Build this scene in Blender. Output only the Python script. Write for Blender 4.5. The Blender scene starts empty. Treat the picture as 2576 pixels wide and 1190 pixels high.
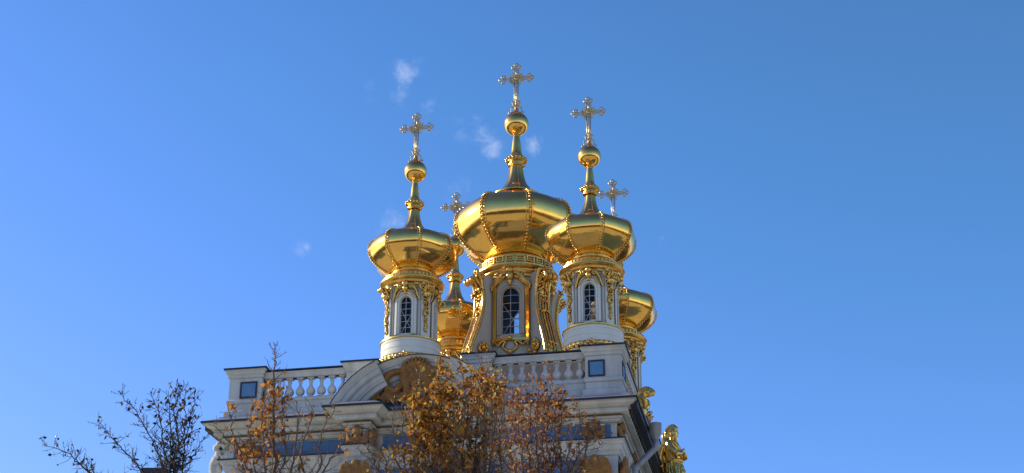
import bpy, bmesh, math, random
from mathutils import Vector, Matrix, noise as mnoise
random.seed(7)
PI = math.pi
sc = bpy.context.scene
COL = sc.collection
sin, cos, R = math.sin, math.cos, math.radians

# ------------------------------------------------------------------ world, sun, camera
SUN_EL, SUN_BACK = R(24), R(15.5)          # elevation; angle behind the plane of the picture, to the left
sun_dir = Vector((-cos(SUN_BACK)*cos(SUN_EL), sin(SUN_BACK)*cos(SUN_EL), sin(SUN_EL)))
world = bpy.data.worlds.new("World"); sc.world = world; world.use_nodes = True
sc.view_settings.view_transform = 'Standard'; sc.view_settings.look = 'None'; sc.view_settings.exposure = 0

CAM_F, CAM_P = 4000.0, R(24.57)
cam_d = bpy.data.cameras.new("camera"); cam = bpy.data.objects.new("camera", cam_d); COL.objects.link(cam)
cam.location = (0, 0, 1.6); cam.rotation_euler = (PI/2 + CAM_P, 0, 0)
cam_d.sensor_width = 36; cam_d.lens = 36*CAM_F/2576; cam_d.clip_end = 6000
sc.camera = cam

def ray_dir(u, v):
    a = (u-1288)/CAM_F; b = (595-v)/CAM_F
    return Vector((a, cos(CAM_P)-b*sin(CAM_P), sin(CAM_P)+b*cos(CAM_P)))
def at_depth(u, v, Y):
    d = ray_dir(u, v); t = Y/d.y
    return Vector((0, 0, 1.6)) + d*t

def world_nodes():
    nt = world.node_tree; N = nt.nodes; L = nt.links; N.clear()
    out = N.new('ShaderNodeOutputWorld'); bg = N.new('ShaderNodeBackground'); bg.inputs['Strength'].default_value = 0.13
    sky = N.new('ShaderNodeTexSky'); sky.sky_type = 'NISHITA'; sky.sun_disc = False
    sky.sun_elevation = SUN_EL; sky.sun_rotation = math.atan2(sun_dir.x, sun_dir.y)
    sky.altitude = 0; sky.air_density = 1.0; sky.dust_density = 0.35; sky.ozone_density = 4.0
    sep = N.new('ShaderNodeSeparateColor'); cmb = N.new('ShaderNodeCombineColor'); L.new(sky.outputs[0], sep.inputs[0])
    def mth(op, a, b):
        n = N.new('ShaderNodeMath'); n.operation = op; L.new(a, n.inputs[0])
        if hasattr(b, 'is_output'): L.new(b, n.inputs[1])
        else: n.inputs[1].default_value = b
        return n.outputs[0]
    tcz = N.new('ShaderNodeTexCoord'); sz = N.new('ShaderNodeSeparateXYZ'); L.new(tcz.outputs['Generated'], sz.inputs[0])
    def zmap(v0, v1):       # the sky deepens towards the zenith
        n = N.new('ShaderNodeMapRange'); n.interpolation_type = 'SMOOTHSTEP'; n.inputs[1].default_value = .48; n.inputs[2].default_value = .85
        n.inputs[3].default_value = v0; n.inputs[4].default_value = v1; L.new(sz.outputs[2], n.inputs[0]); return n.outputs[0]
    g_ = mth('MULTIPLY', sep.outputs[1], zmap(1.29, .74))
    r_ = mth('MINIMUM', mth('MULTIPLY', mth('POWER', sep.outputs[0], 1.55), .858), mth('MULTIPLY', g_, 1.0))
    r_ = mth('MAXIMUM', r_, mth('MULTIPLY', g_, zmap(.33, .50)))
    b_ = mth('MAXIMUM', mth('MINIMUM', mth('MULTIPLY', mth('POWER', sep.outputs[2], 1.38), 1.08), 8.6), mth('MULTIPLY', g_, .92))
    L.new(r_, cmb.inputs[0]); L.new(g_, cmb.inputs[1]); L.new(b_, cmb.inputs[2])
    tc = N.new('ShaderNodeTexCoord')
    nz = N.new('ShaderNodeTexNoise'); nz.inputs['Scale'].default_value = 60; nz.inputs['Detail'].default_value = 9
    nz.inputs['Roughness'].default_value = 0.66; nz.inputs['Distortion'].default_value = .15
    mp = N.new('ShaderNodeMapping'); mp.inputs['Scale'].default_value = (1, 1, 1)
    L.new(tc.outputs['Generated'], mp.inputs['Vector']); L.new(mp.outputs[0], nz.inputs['Vector'])
    total = None
    # wisps of cloud: direction in the sky, angular radius, strength
    wisps = [(1022, 180, .013, .62), (1040, 150, .009, .4), (1012, 238, .011, .55), (1075, 270, .011, .3), (1215, 338, .012, .7), (1200, 300, .010, .45), (1238, 372, .012, .5), (1180, 285, .008, .3),
             (1343, 360, .012, .55), (985, 560, .016, .45), (755, 630, .008, .22), (770, 624, .006, .26), (1660, 600, .011, .2), (1130, 320, .026, .16), (1150, 475, .016, .2), (925, 230, .013, .14)]
    for u, v, rad, amp in wisps:
        d = ray_dir(u, v).normalized()
        vd = N.new('ShaderNodeVectorMath'); vd.operation = 'DISTANCE'; vd.inputs[1].default_value = d
        L.new(tc.outputs['Generated'], vd.inputs[0])
        mr = N.new('ShaderNodeMapRange'); mr.interpolation_type = 'SMOOTHSTEP'
        mr.inputs[1].default_value = 0; mr.inputs[2].default_value = rad; mr.inputs[3].default_value = amp; mr.inputs[4].default_value = 0
        L.new(vd.outputs['Value'], mr.inputs[0])
        if total is None: total = mr.outputs[0]
        else:
            ad = N.new('ShaderNodeMath'); ad.operation = 'MAXIMUM'; L.new(total, ad.inputs[0]); L.new(mr.outputs[0], ad.inputs[1]); total = ad.outputs[0]
    ma = N.new('ShaderNodeMath'); ma.operation = 'MULTIPLY_ADD'; L.new(total, ma.inputs[0]); ma.inputs[1].default_value = .36; L.new(nz.outputs['Fac'], ma.inputs[2])
    nr = N.new('ShaderNodeMapRange'); nr.inputs[1].default_value = .50; nr.inputs[2].default_value = .98; nr.inputs[3].default_value = 0; nr.inputs[4].default_value = .72
    nr.interpolation_type = 'SMOOTHSTEP'; L.new(ma.outputs[0], nr.inputs[0])
    ga = N.new('ShaderNodeMath'); ga.operation = 'MULTIPLY'; ga.use_clamp = True; L.new(total, ga.inputs[0]); ga.inputs[1].default_value = 4.0
    pm = N.new('ShaderNodeMath'); pm.operation = 'MULTIPLY'; L.new(nr.outputs[0], pm.inputs[0]); L.new(ga.outputs[0], pm.inputs[1])
    mx = N.new('ShaderNodeMix'); mx.data_type = 'RGBA'; mx.inputs[7].default_value = (4.3, 5.2, 7.6, 1)
    L.new(pm.outputs[0], mx.inputs[0]); L.new(cmb.outputs[0], mx.inputs[6])
    L.new(mx.outputs[2], bg.inputs['Color']); L.new(bg.outputs[0], out.inputs[0])
world_nodes()
sun_d = bpy.data.lights.new("sun", 'SUN'); sun_d.energy = 5.0; sun_d.angle = R(0.53); sun_d.color = (1.0, 0.91, 0.74)
sun = bpy.data.objects.new("sun", sun_d); COL.objects.link(sun); sun.location = (-60, 20, 60)
sun.rotation_euler = sun_dir.to_track_quat('Z', 'Y').to_euler()

# ------------------------------------------------------------------ materials
def mat(name, color, rough=0.6, metal=0.0, var=0.15, scale=3.0, bump=0.0, bscale=30.0, color2=None, spec=0.5, streak=False, rvar=0.0):
    m = bpy.data.materials.new(name); m.use_nodes = True; nt = m.node_tree; N = nt.nodes; L = nt.links
    b = N['Principled BSDF']; b.inputs['Metallic'].default_value = metal; b.inputs['Roughness'].default_value = rough
    b.inputs['Specular IOR Level'].default_value = spec
    tc = N.new('ShaderNodeTexCoord')
    n = N.new('ShaderNodeTexNoise'); n.inputs['Scale'].default_value = scale; n.inputs['Detail'].default_value = 6; n.inputs['Roughness'].default_value = .65
    if streak:
        mp = N.new('ShaderNodeMapping'); mp.inputs['Scale'].default_value = (1, 1, .16); L.new(tc.outputs['Object'], mp.inputs[0]); L.new(mp.outputs[0], n.inputs['Vector'])
    else: L.new(tc.outputs['Object'], n.inputs['Vector'])
    ramp = N.new('ShaderNodeValToRGB'); c2 = color2 or tuple(c*(1-var*2) for c in color)
    ramp.color_ramp.elements[0].position = .3; ramp.color_ramp.elements[1].position = .62
    ramp.color_ramp.elements[0].color = (*c2, 1); ramp.color_ramp.elements[1].color = (*color, 1)
    L.new(n.outputs['Fac'], ramp.inputs[0]); L.new(ramp.outputs[0], b.inputs['Base Color'])
    if rvar:
        rm = N.new('ShaderNodeMapRange'); rm.inputs[3].default_value = max(0, rough-rvar); rm.inputs[4].default_value = rough+rvar
        L.new(n.outputs['Fac'], rm.inputs[0]); L.new(rm.outputs[0], b.inputs['Roughness'])
    if bump:
        n2 = N.new('ShaderNodeTexNoise'); n2.inputs['Scale'].default_value = bscale; n2.inputs['Detail'].default_value = 4
        L.new(tc.outputs['Object'], n2.inputs['Vector'])
        bp = N.new('ShaderNodeBump'); bp.inputs['Strength'].default_value = bump; bp.inputs['Distance'].default_value = .02
        L.new(n2.outputs['Fac'], bp.inputs['Height']); L.new(bp.outputs[0], b.inputs['Normal'])
    return m
GOLD = mat('gold_leaf', (1.0, 0.61, 0.145), .09, 1.0, .06, 2.2, .13, 2.0, rvar=.05)
GOLDO = mat('gilded_carving', (1.0, 0.63, 0.155), .20, .92, .16, 6, .25, 14, rvar=.08)
GOLDC = mat('gilded_moulding', (1.0, 0.63, 0.155), .30, .90, .14, 5, .2, 10, rvar=.08)
WHITE = mat('white_paint', (0.63, 0.64, 0.575), .75, 0, .17, 1.4, .15, 18, streak=True, spec=.25)
TWHITE = mat('tower_white_paint', (0.81, 0.82, 0.69), .7, 0, .07, 2.0, .12, 18, streak=True, spec=.25)
def recess_shade(m, dist, dark):
    """shade painted into the recesses: occlusion mixes the base colour towards dark"""
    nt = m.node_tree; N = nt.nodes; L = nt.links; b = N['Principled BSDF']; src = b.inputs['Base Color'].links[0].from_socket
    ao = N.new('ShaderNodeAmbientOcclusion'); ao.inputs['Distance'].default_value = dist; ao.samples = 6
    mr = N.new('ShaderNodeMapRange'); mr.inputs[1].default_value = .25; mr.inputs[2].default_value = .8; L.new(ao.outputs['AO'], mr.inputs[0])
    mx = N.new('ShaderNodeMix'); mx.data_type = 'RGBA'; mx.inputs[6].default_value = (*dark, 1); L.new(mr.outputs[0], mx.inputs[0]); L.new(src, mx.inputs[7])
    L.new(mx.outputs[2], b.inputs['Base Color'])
CWHITE = mat('drum_grey_white_paint', (0.60, 0.58, 0.45), .7, 0, .09, 2.0, .12, 18, streak=True, spec=.25)
BLUE = mat('blue_paint', (0.085, 0.20, 0.37), .7, 0, .12, 2.0, .1, 20, spec=.25)
BLUEP = mat('blue_gloss_panel', (0.12, 0.27, 0.43), .22, 0, .14, 1.5, .05, 4, spec=.6)
OCHRE = mat('ochre_plaster', (0.36, 0.17, 0.04), .62, 0, .22, 5, .3, 25, spec=.3)
CROSSG = mat('pale_gilded_iron', (0.78, 0.56, 0.22), .33, .9, .15, 8, .2, 20)
LEAD = mat('lead_sheet', (0.33, 0.335, 0.36), .5, .25, .14, 2.0, .15, 6)
LEADD = mat('dark_lead', (0.035, 0.04, 0.05), .55, .2, .2, 4)
ZINC = mat('zinc_pipe', (0.36, 0.38, 0.40), .5, .2, .08, 4, .1, 10)
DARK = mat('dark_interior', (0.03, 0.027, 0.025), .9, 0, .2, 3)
MUNT = mat('window_bar_paint', (0.62, 0.58, 0.52), .6, 0, .1, 5)
ROOF = mat('roof_sheet', (0.34, 0.33, 0.31), .6, .1, .15, .8, .1, 5)
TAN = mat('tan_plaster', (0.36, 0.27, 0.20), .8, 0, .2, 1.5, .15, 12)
BARK = mat('bark', (0.21, 0.15, 0.105), .85, 0, .25, 9, .4, 40)
BARKD = mat('dark_bark', (0.06, 0.046, 0.038), .85, 0, .25, 9, .4, 40)
BRICK = mat('chimney_brick', (0.16, 0.11, 0.09), .85, 0, .2, 9, .3, 40)
GROUND = mat('gravel_ground', (0.62, 0.54, 0.38), .95, 0, .15, .12, 0, 10, color2=(0.50, 0.43, 0.28))
WOOD = mat('far_wood_foliage', (0.07, 0.055, 0.025), .9, 0, .3, .12, 0, 10, color2=(0.02, 0.02, 0.01), spec=.1)

def glass_mat():
    m = bpy.data.materials.new('window_glass'); m.use_nodes = True; nt = m.node_tree; N = nt.nodes; L = nt.links
    out = N['Material Output']; N.remove(N['Principled BSDF'])
    tr = N.new('ShaderNodeBsdfTransparent'); tr.inputs[0].default_value = (.86, .9, .92, 1)
    gl = N.new('ShaderNodeBsdfGlossy'); gl.inputs['Roughness'].default_value = .05
    fr = N.new('ShaderNodeFresnel'); fr.inputs[0].default_value = 1.45
    mx = N.new('ShaderNodeMixShader'); L.new(fr.outputs[0], mx.inputs[0]); L.new(tr.outputs[0], mx.inputs[1]); L.new(gl.outputs[0], mx.inputs[2]); L.new(mx.outputs[0], out.inputs[0])
    return m
GLASS = glass_mat()
def leaf_sheen(m, rough, fac):
    """beaten leaf: a second, broader lobe of reflection over the sharp one"""
    nt = m.node_tree; N = nt.nodes; L = nt.links; b = N['Principled BSDF']; out = N['Material Output']
    g2 = N.new('ShaderNodeBsdfAnisotropic') if False else N.new('ShaderNodeBsdfGlossy'); g2.inputs['Roughness'].default_value = rough
    L.new(b.inputs['Base Color'].links[0].from_socket, g2.inputs['Color'])
    mx = N.new('ShaderNodeMixShader'); mx.inputs[0].default_value = fac; L.new(b.outputs[0], mx.inputs[1]); L.new(g2.outputs[0], mx.inputs[2]); L.new(mx.outputs[0], out.inputs[0])
leaf_sheen(GOLD, .38, .15)
recess_shade(WHITE, .22, (.20, .17, .13)); recess_shade(TWHITE, .15, (.30, .25, .17)); recess_shade(CWHITE, .18, (.24, .19, .12)); recess_shade(OCHRE, .12, (.10, .04, .012)); recess_shade(GOLDO, .10, (.42, .17, .02)); recess_shade(GOLDC, .10, (.45, .19, .025))  # crevice shade mixed into the paint, plaster and gilding colours
def leaf_mat(name, cols):
    m = bpy.data.materials.new(name); m.use_nodes = True; nt = m.node_tree; N = nt.nodes; L = nt.links
    out = N['Material Output']; b = N['Principled BSDF']; b.inputs['Roughness'].default_value = .5; b.inputs['Specular IOR Level'].default_value = .35
    g = N.new('ShaderNodeNewGeometry'); r = N.new('ShaderNodeValToRGB'); r.color_ramp.interpolation = 'LINEAR'
    els = r.color_ramp.elements
    while len(els) < len(cols): els.new(.5)
    for i, c in enumerate(cols): els[i].position = i/(len(cols)-1); els[i].color = (*c, 1)
    L.new(g.outputs['Random Per Island'], r.inputs[0]); L.new(r.outputs[0], b.inputs['Base Color'])
    t = N.new('ShaderNodeBsdfTranslucent'); L.new(r.outputs[0], t.inputs[0])
    mx = N.new('ShaderNodeMixShader'); mx.inputs[0].default_value = .5; L.new(b.outputs[0], mx.inputs[1]); L.new(t.outputs[0], mx.inputs[2]); L.new(mx.outputs[0], out.inputs[0])
    return m
LEAF_GOLD = leaf_mat('golden_leaves', [(.10, .04, .012), (.38, .135, .02), (.62, .25, .03), (.72, .38, .045), (.42, .33, .06), (.26, .09, .02)])
LEAF_ORNG = leaf_mat('orange_leaves', [(.10, .04, .014), (.36, .125, .022), (.58, .22, .03), (.70, .36, .05), (.22, .075, .02)])
LEAF_RUST = leaf_mat('rusty_leaves', [(.14, .05, .02), (.38, .125, .035), (.56, .21, .05), (.68, .36, .07), (.26, .09, .03)])
LEAF_DARK = leaf_mat('silhouette_leaves', [(.015, .014, .012), (.03, .025, .02), (.05, .035, .02), (.02, .018, .015), (.34, .2, .03)])  # backlit silhouette painted in as near-black leaf colours

# ------------------------------------------------------------------ mesh helpers
def _ico(sub):
    bm = bmesh.new(); bmesh.ops.create_icosphere(bm, subdivisions=sub, radius=1)
    v = [tuple(x.co) for x in bm.verts]; f = [tuple(w.index for w in x.verts) for x in bm.faces]; bm.free(); return v, f
ICO = {1: _ico(1), 2: _ico(2), 3: _ico(3)}
class MB:
    def __init__(s): s.v = []; s.f = []; s.m = []; s.sm = []
    def add(s, verts, faces, mi=0, smooth=False):
        o = len(s.v); s.v.extend(tuple(x) for x in verts)
        for f in faces: s.f.append(tuple(i+o for i in f)); s.m.append(mi); s.sm.append(smooth)
    def box(s, x0, x1, y0, y1, z0, z1, mi=0, M=None):
        vs = [(x, y, z) for z in (z0, z1) for y in (y0, y1) for x in (x0, x1)]
        if M is not None: vs = [M @ Vector(p) for p in vs]
        s.add(vs, [(0, 2, 3, 1), (4, 5, 7, 6), (0, 1, 5, 4), (2, 6, 7, 3), (0, 4, 6, 2), (1, 3, 7, 5)], mi)
    def ball(s, c, r, sc3=(1, 1, 1), sub=1, mi=0, M=None, smooth=True):
        V, F = ICO[sub]; c = Vector(c)
        if M is None: vs = [(c.x+v[0]*r*sc3[0], c.y+v[1]*r*sc3[1], c.z+v[2]*r*sc3[2]) for v in V]
        else: vs = [c + M @ Vector((v[0]*r*sc3[0], v[1]*r*sc3[1], v[2]*r*sc3[2])) for v in V]
        s.add(vs, F, mi, smooth)
    def lathe(s, prof, seg=48, mi=0, c=(0, 0), smooth=True, caps=False, split=False):
        # prof list of (r, z); split -> every band is its own strip so edges stay sharp
        n = len(prof)
        if split:
            for i in range(n-1): s.lathe([prof[i], prof[i+1]], seg, mi, c, smooth)
        else:
            vs = []
            for r, z in prof:
                for k in range(seg):
                    a = 2*PI*k/seg; vs.append((c[0]+r*cos(a), c[1]+r*sin(a), z))
            fs = [(i*seg+k, i*seg+(k+1) % seg, (i+1)*seg+(k+1) % seg, (i+1)*seg+k) for i in range(n-1) for k in range(seg)]
            s.add(vs, fs, mi, smooth)
        if caps:
            for r, z in (prof[0], prof[-1]):
                s.add([(c[0]+r*cos(2*PI*k/seg), c[1]+r*sin(2*PI*k/seg), z) for k in range(seg)], [tuple(range(seg))], mi)
    def tube(s, pts, rad, sides=6, mi=0, caps=True, smooth=True):
        pts = [Vector(p) for p in pts]; n = len(pts)
        if n < 2: return
        if not hasattr(rad, '__len__'): rad = [rad]*n
        vs = []; ref = None
        for i, p in enumerate(pts):
            t = (pts[min(i+1, n-1)]-pts[max(i-1, 0)])
            if t.length < 1e-9: t = Vector((0, 0, 1))
            t.normalize()
            if ref is None:
                ref = t.orthogonal().normalized()
            else:
                ref = ref - t*ref.dot(t)
                if ref.length < 1e-6: ref = t.orthogonal()
                ref.normalize()
            b = t.cross(ref)
            for k in range(sides):
                a = 2*PI*k/sides; vs.append(p + (ref*cos(a)+b*sin(a))*rad[i])
        fs = [(i*sides+k, i*sides+(k+1) % sides, (i+1)*sides+(k+1) % sides, (i+1)*sides+k) for i in range(n-1) for k in range(sides)]
        if caps: fs += [tuple(range(sides))[::-1], tuple((n-1)*sides+k for k in range(sides))]
        s.add(vs, fs, mi, smooth)
    def mesh(s, name, mats):
        me = bpy.data.meshes.new(name); me.from_pydata(s.v, [], s.f)
        for m in (mats if isinstance(mats, (list, tuple)) else [mats]): me.materials.append(m)
        me.polygons.foreach_set('material_index', s.m); me.polygons.foreach_set('use_smooth', s.sm); me.update()
        bm = bmesh.new(); bm.from_mesh(me); bmesh.ops.recalc_face_normals(bm, faces=bm.faces); bm.to_mesh(me); bm.free()
        return me
    def build(s, name, mats, parent=None, loc=(0, 0, 0), rot=(0, 0, 0)):
        return link(name, s.mesh(name, mats), parent, loc, rot)
def link(name, me, parent=None, loc=(0, 0, 0), rot=(0, 0, 0)):
    o = bpy.data.objects.new(name, me); COL.objects.link(o); o.parent = parent; o.location = loc; o.rotation_euler = rot
    return o
def thing(name, label, cat, loc=(0, 0, 0), rz=0, group=None):
    o = bpy.data.objects.new(name, None); COL.objects.link(o); o.location = loc; o.rotation_euler = (0, 0, rz); o.empty_display_size = .3
    o['label'] = label; o['category'] = cat
    if group: o['group'] = group
    return o
def lerp(a, b, t): return a+(b-a)*t
def catmull(P, n):
    P = [Vector(p) if len(p) == 3 else Vector((p[0], p[1], 0)) for p in P]; out = []
    for i in range(len(P)-1):
        p0 = P[max(i-1, 0)]; p1 = P[i]; p2 = P[i+1]; p3 = P[min(i+2, len(P)-1)]
        for k in range(n):
            t = k/n; out.append(.5*((2*p1)+(-p0+p2)*t+(2*p0-5*p1+4*p2-p3)*t*t+(-p0+3*p1-3*p2+p3)*t**3))
    out.append(P[-1]); return out
def sweep_plan(mb, plan, prof, closed=True, mi=0, smooth=False):
    """moulding profile (w outwards, z) swept round a CCW plan with mitred corners"""
    n = len(plan); P = [Vector(p) for p in plan]
    def nrm(a, b):
        d = (b-a).normalized(); return Vector((d.y, -d.x))
    offs = []
    for i in range(n):
        if closed or 0 < i < n-1:
            n1 = nrm(P[i-1], P[i]); n2 = nrm(P[i], P[(i+1) % n]); offs.append((n1+n2)/(1+n1.dot(n2)))
        elif i == 0: offs.append(nrm(P[0], P[1]))
        else: offs.append(nrm(P[-2], P[-1]))
    for j in range(len(prof)-1):
        for i in range(n if closed else n-1):
            k = (i+1) % n; q = []
            for a, (w, z) in ((i, prof[j]), (k, prof[j]), (k, prof[j+1]), (i, prof[j+1])):
                p = P[a]+offs[a]*w; q.append((p.x, p.y, z))
            mb.add(q, [(0, 1, 2, 3)], mi, smooth)
def spiral(cx, cz, r0, r1, a0, turns, n=22):
    return [(cx+lerp(r0, r1, i/n)*cos(a0+turns*2*PI*i/n), cz+lerp(r0, r1, i/n)*sin(a0+turns*2*PI*i/n)) for i in range(n+1)]
def organic(name, mb, voxel, material, parent=None, loc=(0, 0, 0), rot=(0, 0, 0), smooth_it=2, crinkle=0.0, cscale=6.0):
    """overlapping closed pieces fused into one continuous skin"""
    me = mb.mesh(name+'_raw', material); o = bpy.data.objects.new(name, me); COL.objects.link(o)
    rm = o.modifiers.new('r', 'REMESH'); rm.mode = 'VOXEL'; rm.voxel_size = voxel; rm.use_smooth_shade = True
    if smooth_it:
        s = o.modifiers.new('s', 'SMOOTH'); s.iterations = smooth_it; s.factor = .5
    dg = bpy.context.evaluated_depsgraph_get(); dg.update()
    me2 = bpy.data.meshes.new_from_object(o.evaluated_get(dg)); me2.name = name
    bpy.data.objects.remove(o); bpy.data.meshes.remove(me)
    if crinkle:
        for v in me2.vertices:
            p = v.co*cscale; v.co += v.normal*crinkle*mnoise.noise(p)
    me2.polygons.foreach_set('use_smooth', [True]*len(me2.polygons))
    if not me2.materials: me2.materials.append(material)
    return link(name, me2, parent, loc, rot)

# ------------------------------------------------------------------ ground and far wood
g = MB(); seg = 96; rings = [0, 20, 45, 80, 140, 300, 800, 2500]
vs = [(0, 0, 0)]; fs = []
for r in rings[1:]:
    for k in range(seg): vs.append((r*cos(2*PI*k/seg), r*sin(2*PI*k/seg), 0))
for k in range(seg): fs.append((0, 1+k, 1+(k+1) % seg))
for i in range(len(rings)-2):
    for k in range(seg): a = 1+i*seg; fs.append((a+k, a+seg+k, a+seg+(k+1) % seg, a+(k+1) % seg))
g.add(vs, fs); go = g.build('ground', GROUND); go['kind'] = 'structure'
w = MB(); random.seed(3)
for k in range(420):
    a = random.uniform(0, 2*PI); rr = random.uniform(150, 230); h = random.uniform(13, 24)
    x, y = rr*cos(a), rr*sin(a)
    for q in range(3):
        w.ball((x+random.uniform(-4, 4), y+random.uniform(-4, 4), h*(.35+.22*q)), random.uniform(4, 7.5), (1, 1, 1.15), 1, smooth=False)
for k in range(520):
    x, y = random.uniform(-200, 200), random.uniform(-105, -62); h = random.uniform(15, 24)
    for q in range(2):
        w.ball((x+random.uniform(-2, 2), y+random.uniform(-2, 2), h*(.4+.32*q)), random.uniform(4, 6.5), (1, 1, 1.2), 1, smooth=False)
wo = w.build('distant_wood', WOOD); wo['kind'] = 'stuff'

# ------------------------------------------------------------------ the palace
ROT = -R(10.67)
pal = thing('palace_church', 'white and blue baroque palace church with five gilded onion domes', 'palace church', (0.353, 75, 0), ROT)
X1, YF, YB = 7.2, -20.1, 12.0
plan = [(-X1, YF), (-2.3, YF), (-2.3, -21.05), (-1.7, -21.05), (-1.7, -20.2), (1.7, -20.2), (1.7, -21.05), (2.3, -21.05), (2.3, YF), (X1, YF), (X1, YB), (-X1, YB)]
m = MB()
sweep_plan(m, plan, [(0, 19.12), (0, 18.40), (.28, 18.38), (.28, 18.31), (.24, 18.29), (.2, 18.2), (.15, 18.16), (.13, 18.02), (.06, 17.95), (.05, 17.84), (0, 17.82), (0, 17.1), (.1, 17.06), (.1, 16.9), (0, 16.86), (0, 9.6), (.25, 9.5), (.25, 9.2), (0, 9.1), (0, 1.2), (.15, 1.15), (.15, -.2)])
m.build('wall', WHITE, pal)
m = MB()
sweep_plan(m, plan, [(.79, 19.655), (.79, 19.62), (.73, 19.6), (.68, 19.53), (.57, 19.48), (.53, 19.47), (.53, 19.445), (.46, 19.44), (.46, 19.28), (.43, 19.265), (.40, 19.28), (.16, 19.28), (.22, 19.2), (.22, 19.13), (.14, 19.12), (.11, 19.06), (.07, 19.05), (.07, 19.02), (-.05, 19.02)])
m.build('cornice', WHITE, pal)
m = MB()
sweep_plan(m, plan, [(.26, 19.98), (.80, 19.715), (.83, 19.70), (.83, 19.66), (.78, 19.658)], mi=0)
o = m.build('lead_flashing', [LEAD], pal)
m = MB()
sweep_plan(m, plan, [(.835, 19.712), (.85, 19.71), (.85, 19.645), (.80, 19.645)])
sweep_plan(m, plan, [(.30, 18.395), (.31, 18.40), (.31, 18.355), (.285, 18.35)])
m.build('drip_edge', LEADD, pal)
# gutters with twisted modillions along both flanks
for sx in (-1, 1):
    m = MB(); xa = sx*(X1+.55); 
    m.box(min(xa, xa+sx*.24), max(xa, xa+sx*.24), -20.6, 11.8, 19.46, 19.642)
    if sx > 0:
        for k in range(74):
            y = -20.2+k*.42; m.box(X1+.2, X1+.54, y, y+.22, 19.3, 19.47, M=None)
    m.build('gutter', LEADD, pal)
# roof
m = MB(); m.box(-7.0, 7.0, -19.6, 11.7, 19.8, 20.3); m.build('roof', ROOF, pal)
# attic block that carries the towers
m = MB()
ap = [(-5.95, -6.25), (5.95, -6.25), (5.95, 6.25), (-5.95, 6.25)]
sweep_plan(m, ap, [(-3, 26.75), (.12, 26.7), (.12, 26.55), (0, 26.5), (0, 25.6), (.12, 25.55), (.12, 25.4), (0, 25.35), (0, 20.2)])
m.add([(-3, -3.3, 26.75), (3, -3.3, 26.75), (3, 3.3, 26.75), (-3, 3.3, 26.75)], [(0, 1, 2, 3)])
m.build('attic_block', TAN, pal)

# blue painted frieze and wall panels
def panel(x0, x1, z0, z1, y, name='blue_panel', fr=.05):
    m = MB(); m.box(x0, x1, y-.02, y+.05, z0, z1, 0)
    return m.build(name, BLUE, pal)
for x0, x1, y in ((-6.0, -2.72, YF), (2.72, 5.95, YF), (-1.3, 1.3, -20.2)):
    panel(x0, x1, 18.46, 18.97, y)
for x0, x1 in ((6.74, 6.98), (-6.98, -6.74)): panel(x0, x1, 18.43, 18.95, YF)
for x0, x1, y in ((-6.1, -2.6, YF), (2.6, 6.05, YF), (-1.5, 1.5, -20.2)):
    panel(x0, x1, 17.2, 17.72, y); panel(x0, x1, 10.2, 16.7, y)
for k in range(4):
    m = MB(); m.box(X1-.05, X1+.02, -18.6+k*3.6, -16.3+k*3.6, 18.46, 18.95); m.build('blue_panel', BLUE, pal)

# ---- parapet
PF = -20.0
def slab(m, x0, x1, y0, y1, steps, mi=0):
    pl = [(x0, y0), (x1, y0), (x1, y1), (x0, y1)]
    sweep_plan(m, pl, steps, mi=mi)
    for w, z in (steps[0],): m.add([(x0-w, y0-w, z), (x1+w, y0-w, z), (x1+w, y1+w, z), (x0-w, y1+w, z)], [(0, 1, 2, 3)], mi)
plinth = [(0, 20.77), (.05, 20.72), (.05, 20.64), (0, 20.6), (0, 20.36), (.1, 20.30), (.1, 20.1), (.22, 20.06), (.22, 19.9)]
rail = [(.02, 21.84), (.08, 21.80), (.08, 21.76), (.03, 21.70), (.0, 21.62), (0, 21.58), (-.1, 21.58)]
capst = [(.16, 21.93), (.16, 21.87), (.12, 21.84), (.10, 21.76), (.05, 21.72), (.05, 21.62), (.0, 21.6), (0, 20.80), (.05, 20.74), (.05, 20.62), (.0, 20.6), (0, 20.36), (.1, 20.30), (.1, 20.1), (.22, 20.06), (.22, 19.9)]
par = MB()
slab(par, -6.2, 6.15, PF+.06, PF+.5, plinth)
slab(par, 7.0-.02, 7.42, -18.8, 11.5, plinth); slab(par, -7.40, -6.98, -18.8, 11.5, plinth)
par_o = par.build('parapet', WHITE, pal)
BAL = MB()
bprof = [(.115, 0), (.115, .07), (.08, .085), (.075, .11), (.13, .15), (.168, .23), (.172, .30), (.135, .38), (.07, .47), (.058, .56), (.07, .62), (.085, .635), (.085, .665), (.06, .68), (.058, .72), (.09, .74), (.09, .75)]
BAL.lathe(bprof, 14, 0); BAL.box(-.12, .12, -.12, .12, .748, .815); BAL.box(-.125, .125, -.125, .125, -.01, .06)
bal_me = BAL.mesh('baluster', WHITE)
def rail_run(x0, x1, y0, y1, n, half=0):
    m = MB(); slab(m, x0, x1, y0, y1, rail); slab(m, x0-.0, x1+.0, y0, y1, [(.11, 21.885), (.11, 21.835)], 1)
    r = m.build('balustrade_rail', [WHITE, LEADD], pal)
    cx, cy = (x0+x1)/2, (y0+y1)/2; lx, ly = x1-x0, y1-y0
    for k in range(n):
        t = (k+.5)/n
        p = (x0+lx*t, cy, 20.77) if lx > ly else (cx, y0+ly*t, 20.77)
        link('baluster', bal_me, r, p)
    return r
rail_run(-6.15, -2.85, PF+.1, PF+.45, 8)
rail_run(2.65, 6.1, PF+.1, PF+.45, 8)
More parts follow.
